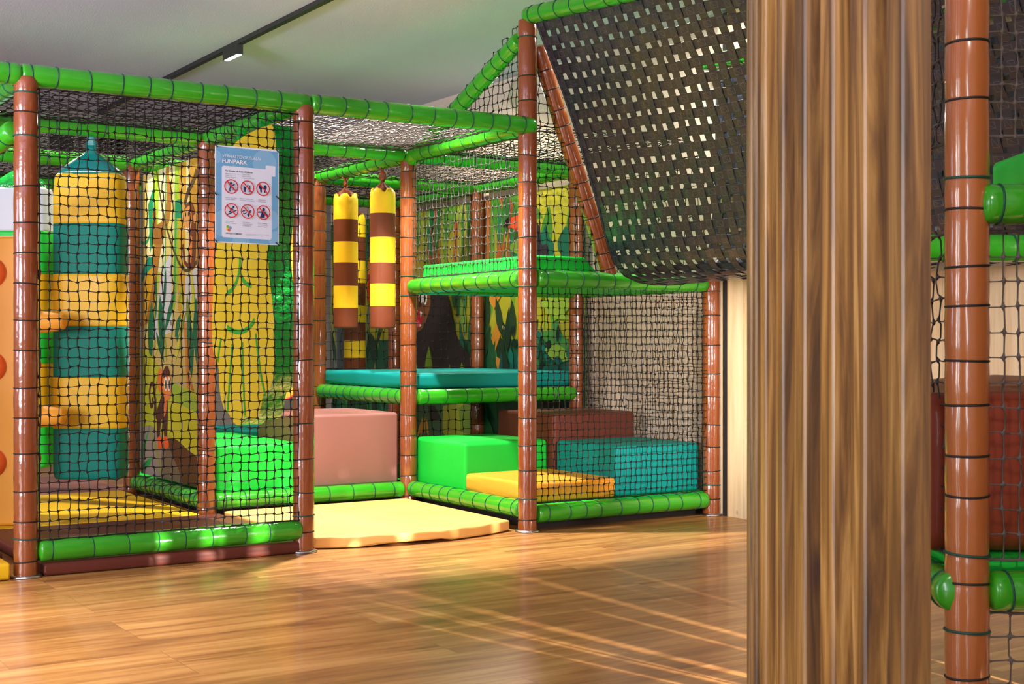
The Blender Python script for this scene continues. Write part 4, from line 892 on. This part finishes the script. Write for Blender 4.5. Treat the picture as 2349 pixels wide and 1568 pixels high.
# ================================================================ slatted wood screen
def slat_material():
    m = base_mat('oiled_oak', (150, 100, 56), .42); n, l = nt(m); b = n['Principled BSDF']
    tc = n.new('ShaderNodeTexCoord'); oi = n.new('ShaderNodeObjectInfo')
    ad = n.new('ShaderNodeVectorMath'); ad.operation = 'MULTIPLY_ADD'; ad.inputs[1].default_value = (9, 9, 9)
    cb = n.new('ShaderNodeCombineXYZ'); [l.new(oi.outputs['Random'], cb.inputs[i]) for i in range(3)]
    l.new(cb.outputs[0], ad.inputs[0]); l.new(tc.outputs['Object'], ad.inputs[2])
    mp = n.new('ShaderNodeMapping'); mp.inputs['Scale'].default_value = (17, 17, .9); l.new(ad.outputs[0], mp.inputs['Vector'])
    no = n.new('ShaderNodeTexNoise'); no.inputs['Scale'].default_value = 1.3; no.inputs['Detail'].default_value = 7; no.inputs['Roughness'].default_value = .6; no.inputs['Distortion'].default_value = 1.2; l.new(mp.outputs[0], no.inputs['Vector'])
    r = ramp(n, l, no.outputs['Fac'], [(.3, (62, 40, 15)), (.44, (106, 70, 29)), (.56, (138, 98, 44)), (.7, (170, 130, 72))])
    m3 = n.new('ShaderNodeMapping'); m3.inputs['Scale'].default_value = (150, 150, 3.2); l.new(ad.outputs[0], m3.inputs['Vector'])
    n3 = n.new('ShaderNodeTexNoise'); n3.inputs['Scale'].default_value = 1; n3.inputs['Detail'].default_value = 3; l.new(m3.outputs[0], n3.inputs['Vector'])
    hs = n.new('ShaderNodeHueSaturation'); l.new(r.outputs[0], hs.inputs['Color'])
    mr = n.new('ShaderNodeMapRange'); mr.inputs['To Min'].default_value = .72; mr.inputs['To Max'].default_value = 1.25; l.new(n3.outputs['Fac'], mr.inputs['Value'])
    m4 = n.new('ShaderNodeMapRange'); m4.inputs['To Min'].default_value = .62; m4.inputs['To Max'].default_value = 1.2; l.new(oi.outputs['Random'], m4.inputs['Value'])
    mu = n.new('ShaderNodeMath'); mu.operation = 'MULTIPLY'; l.new(mr.outputs[0], mu.inputs[0]); l.new(m4.outputs[0], mu.inputs[1]); l.new(mu.outputs[0], hs.inputs['Value'])
    vo = n.new('ShaderNodeTexVoronoi'); vo.inputs['Scale'].default_value = 1; m5 = n.new('ShaderNodeMapping'); m5.inputs['Scale'].default_value = (9, 9, 2.2); l.new(ad.outputs[0], m5.inputs['Vector']); l.new(m5.outputs[0], vo.inputs['Vector'])
    kr = ramp(n, l, vo.outputs['Distance'], [(.04, (255, 255, 255)), (.16, (0, 0, 0))]); mk = n.new('ShaderNodeMix'); mk.data_type = 'RGBA'; mk.inputs['B'].default_value = lin((58, 34, 18)); l.new(kr.outputs[0], mk.inputs['Factor']); l.new(hs.outputs[0], mk.inputs['A'])
    l.new(mk.outputs['Result'], b.inputs['Base Color'])
    bu = n.new('ShaderNodeBump'); bu.inputs['Strength'].default_value = .2; bu.inputs['Distance'].default_value = .004; l.new(n3.outputs['Fac'], bu.inputs['Height']); l.new(bu.outputs['Normal'], b.inputs['Normal'])
    return m
OAK = slat_material()
o = empty('slatted_screen', (-2.1, -4.2, 0), 'tall screen of upright oak timbers standing before the near frame', 'wood screen')
SL = [(2070, 2138, 2.40), (1983, 2052, 2.52), (1910, 1976, 2.64), (1845, 1908, 2.76), (1795, 1856, 2.88), (1755, 1812, 3.0), (1733, 1790, 3.12), (1722, 1776, 3.24), (1718, 1770, 3.36)]
def pt(x, D): return Vector((*( _C + D*((x-1174.5)/F_PX*_R+_F))[:2], 0))
base = Vector((-2.1, -4.2, 0))
for x0, x1, D in SL:
    a, b2 = pt(x0, D), pt(x1, D); w = (b2-a).length; e = (b2-a).normalized()
    dpt = Vector((_F[0], _F[1], 0)); far = .068
    xb = {2070: 2032, 1983: 1950, 1910: 1880, 1845: 1821, 1795: 1778, 1755: 1744, 1733: 1726, 1722: 1718, 1718: 1713}[x0]
    c2 = pt(xb, D+far); d2 = c2+e*w
    q = [a, b2, d2, c2]; ctr = sum(q, Vector())/4
    mb = MB(); mb.add([(p.x-ctr.x, p.y-ctr.y, 0.0) for p in q]+[(p.x-ctr.x, p.y-ctr.y, 2.998) for p in q], [(3, 2, 1, 0), (4, 5, 6, 7), (0, 1, 5, 4), (1, 2, 6, 5), (2, 3, 7, 6), (3, 0, 4, 7)], OAK)
    s = mb.build('timber_slat', o, (ctr.x-base.x, ctr.y-base.y, 0)); bevel(s, .0045, 1, smooth=False)
# added unseen slats past the right edge, shaping the floor light streaks
o = empty('slatted_screen', (-.85, -4.78, 0), 'added oak slats past the right picture edge, unseen, that cut the low lamp light into floor streaks', 'wood screen')
gaps = sorted((-.82+sl*1.12, w) for sl, w in ((.004, .013), (-.042, .008), (.108, .010), (.056, .005), (-.13, .022), (-.172, .026), (-.215, .02)))
edge = -1.45
mb = MB(); mb.box(-.6, .65, .052, .075, .40, 2.4, OAK); mb.build('blocker_panel', o)  # added board that blocks the low lamp above the gaps
for gu, w in gaps+[(-.2, 0)]:
    mb = MB(); x0, x1 = edge+.85, gu-w/2+.85; mb.box(x0, x1, 0, .05, 0, 2.4, OAK); mb.build('timber_slat', o); edge = gu+w/2
# ================================================================ light
W = bpy.data.worlds.new('world'); SC.world = W; W.use_nodes = True; bg = W.node_tree.nodes['Background']; bg.inputs['Color'].default_value = (.88, .94, 1.0, 1); bg.inputs['Strength'].default_value = .6
def spot(loc, target, power, angle, col=(1, .9, .76), blend=.5, r=.05):
    L = bpy.data.lights.new('spot', 'SPOT'); L.energy = power; L.spot_size = math.radians(angle); L.spot_blend = blend; L.shadow_soft_size = r; L.color = col
    ob = bpy.data.objects.new('lamp_and_fill_spot', L); COL.objects.link(ob); ob.location = loc  # serves the track and wall lamps and the added fill spots
    ob.rotation_euler = (Vector(target)-Vector(loc)).to_track_quat('-Z', 'Y').to_euler(); return ob
def area(loc, target, power, sx_, sy_, col=(1, .95, .88)):
    L = bpy.data.lights.new('area', 'AREA'); L.shape = 'RECTANGLE'; L.size = sx_; L.size_y = sy_; L.energy = power; L.color = col
    ob = bpy.data.objects.new('fill_light', L); COL.objects.link(ob); ob.location = loc  # area lights are all added fill without fixtures
    ob.rotation_euler = (Vector(target)-Vector(loc)).to_track_quat('-Z', 'Y').to_euler(); return ob
spot((-.755, .40, 2.92), (-.45, .85, 0), 900, 84, (1, .95, .9), blend=.35)          # track lamp above the entrance
spot((-.755, 2.39, 2.88), (-.755, 2.39, 0), 180, 130)
spot((-.82, -5.9, .42), (-.85, -2.4, .05), 5200, 44, (1, .93, .85), blend=.4, r=.008)   # added low lamp, makes the floor streaks through the added slats
spot((-2.9, -5.9, 2.85), (-.7, -3.4, .8), 130, 40, r=.1)  # added to brighten the cushion in the near frame
spot((1.33, 2.2, 2.80), (-.6, .4, 0.4), 150, 100)
spot((.15, 2.3, 2.93), (1.1, 2.6, 1.0), 150, 120)  # added inside fill for the long jungle mural
spot((-2.2, 2.6, 2.9), (-1.9, 1.9, 0), 170, 110)
spot((-3.7, -1.3, 2.9), (-3.15, -1.25, .0), 560, 54, blend=.9)  # added pool of light for the left part of the floor
spot((.3, -1.6, 1.15), (1.4, .75, .55), 220, 52, blend=.8)  # added unseen spot in mid-air, lights the wall behind the nets
area((-5.4, -4.6, 1.7), (-5.4, -4.4, 3.0), 150, 2.0, 1.6, (.72, .74, 1))  # added uplight brightening the ceiling at the left
area((-6.0, 0.6, 1.6), (-1.6, 2.0, 3.0), 60, 1.6, 1.0, (.7, .72, 1))  # added cool wash aimed up at the ceiling over the frames
spot((-6.6, -2.6, 1.8), (-.9, 2.0, 3.0), 1150, 30, (.80, .80, 1), blend=.9, r=.3)  # added narrow uplight for the middle of the ceiling
area((.8, -.25, 2.97), (.8, -.2, 0), 42, .3, .3, (1, .96, .92))  # added panel over the web, brightens the trough and upper wall
area((-8.4, -2.6, 1.5), (0, -1.2, 1.3), 430, 2.6, 2.0, (.95, .97, 1))  # added broad fill from the left, lifts the sides of the slats
area((0.7, -9.6, 1.7), (-1.3, 0, 1.0), 230, .35, 1.9, (1, .98, .96))  # added tall front fill in place of window light
area((-6.6, -8.2, 1.6), (-1.5, 0, 1.2), 80, .7, 2.2, (.92, .96, 1))  # added left front fill, puts upright highlights on the posts
vs = SC.view_settings; SC.display_settings.display_device = 'sRGB'; vs.view_transform = 'Standard'; vs.look = 'None'; vs.gamma = 1; vs.use_curve_mapping = False; vs.exposure = -0.1
SC.cycles.max_bounces = 8; SC.cycles.diffuse_bounces = 3; SC.cycles.glossy_bounces = 3; SC.cycles.sample_clamp_indirect = 6; SC.cycles.use_denoising = True
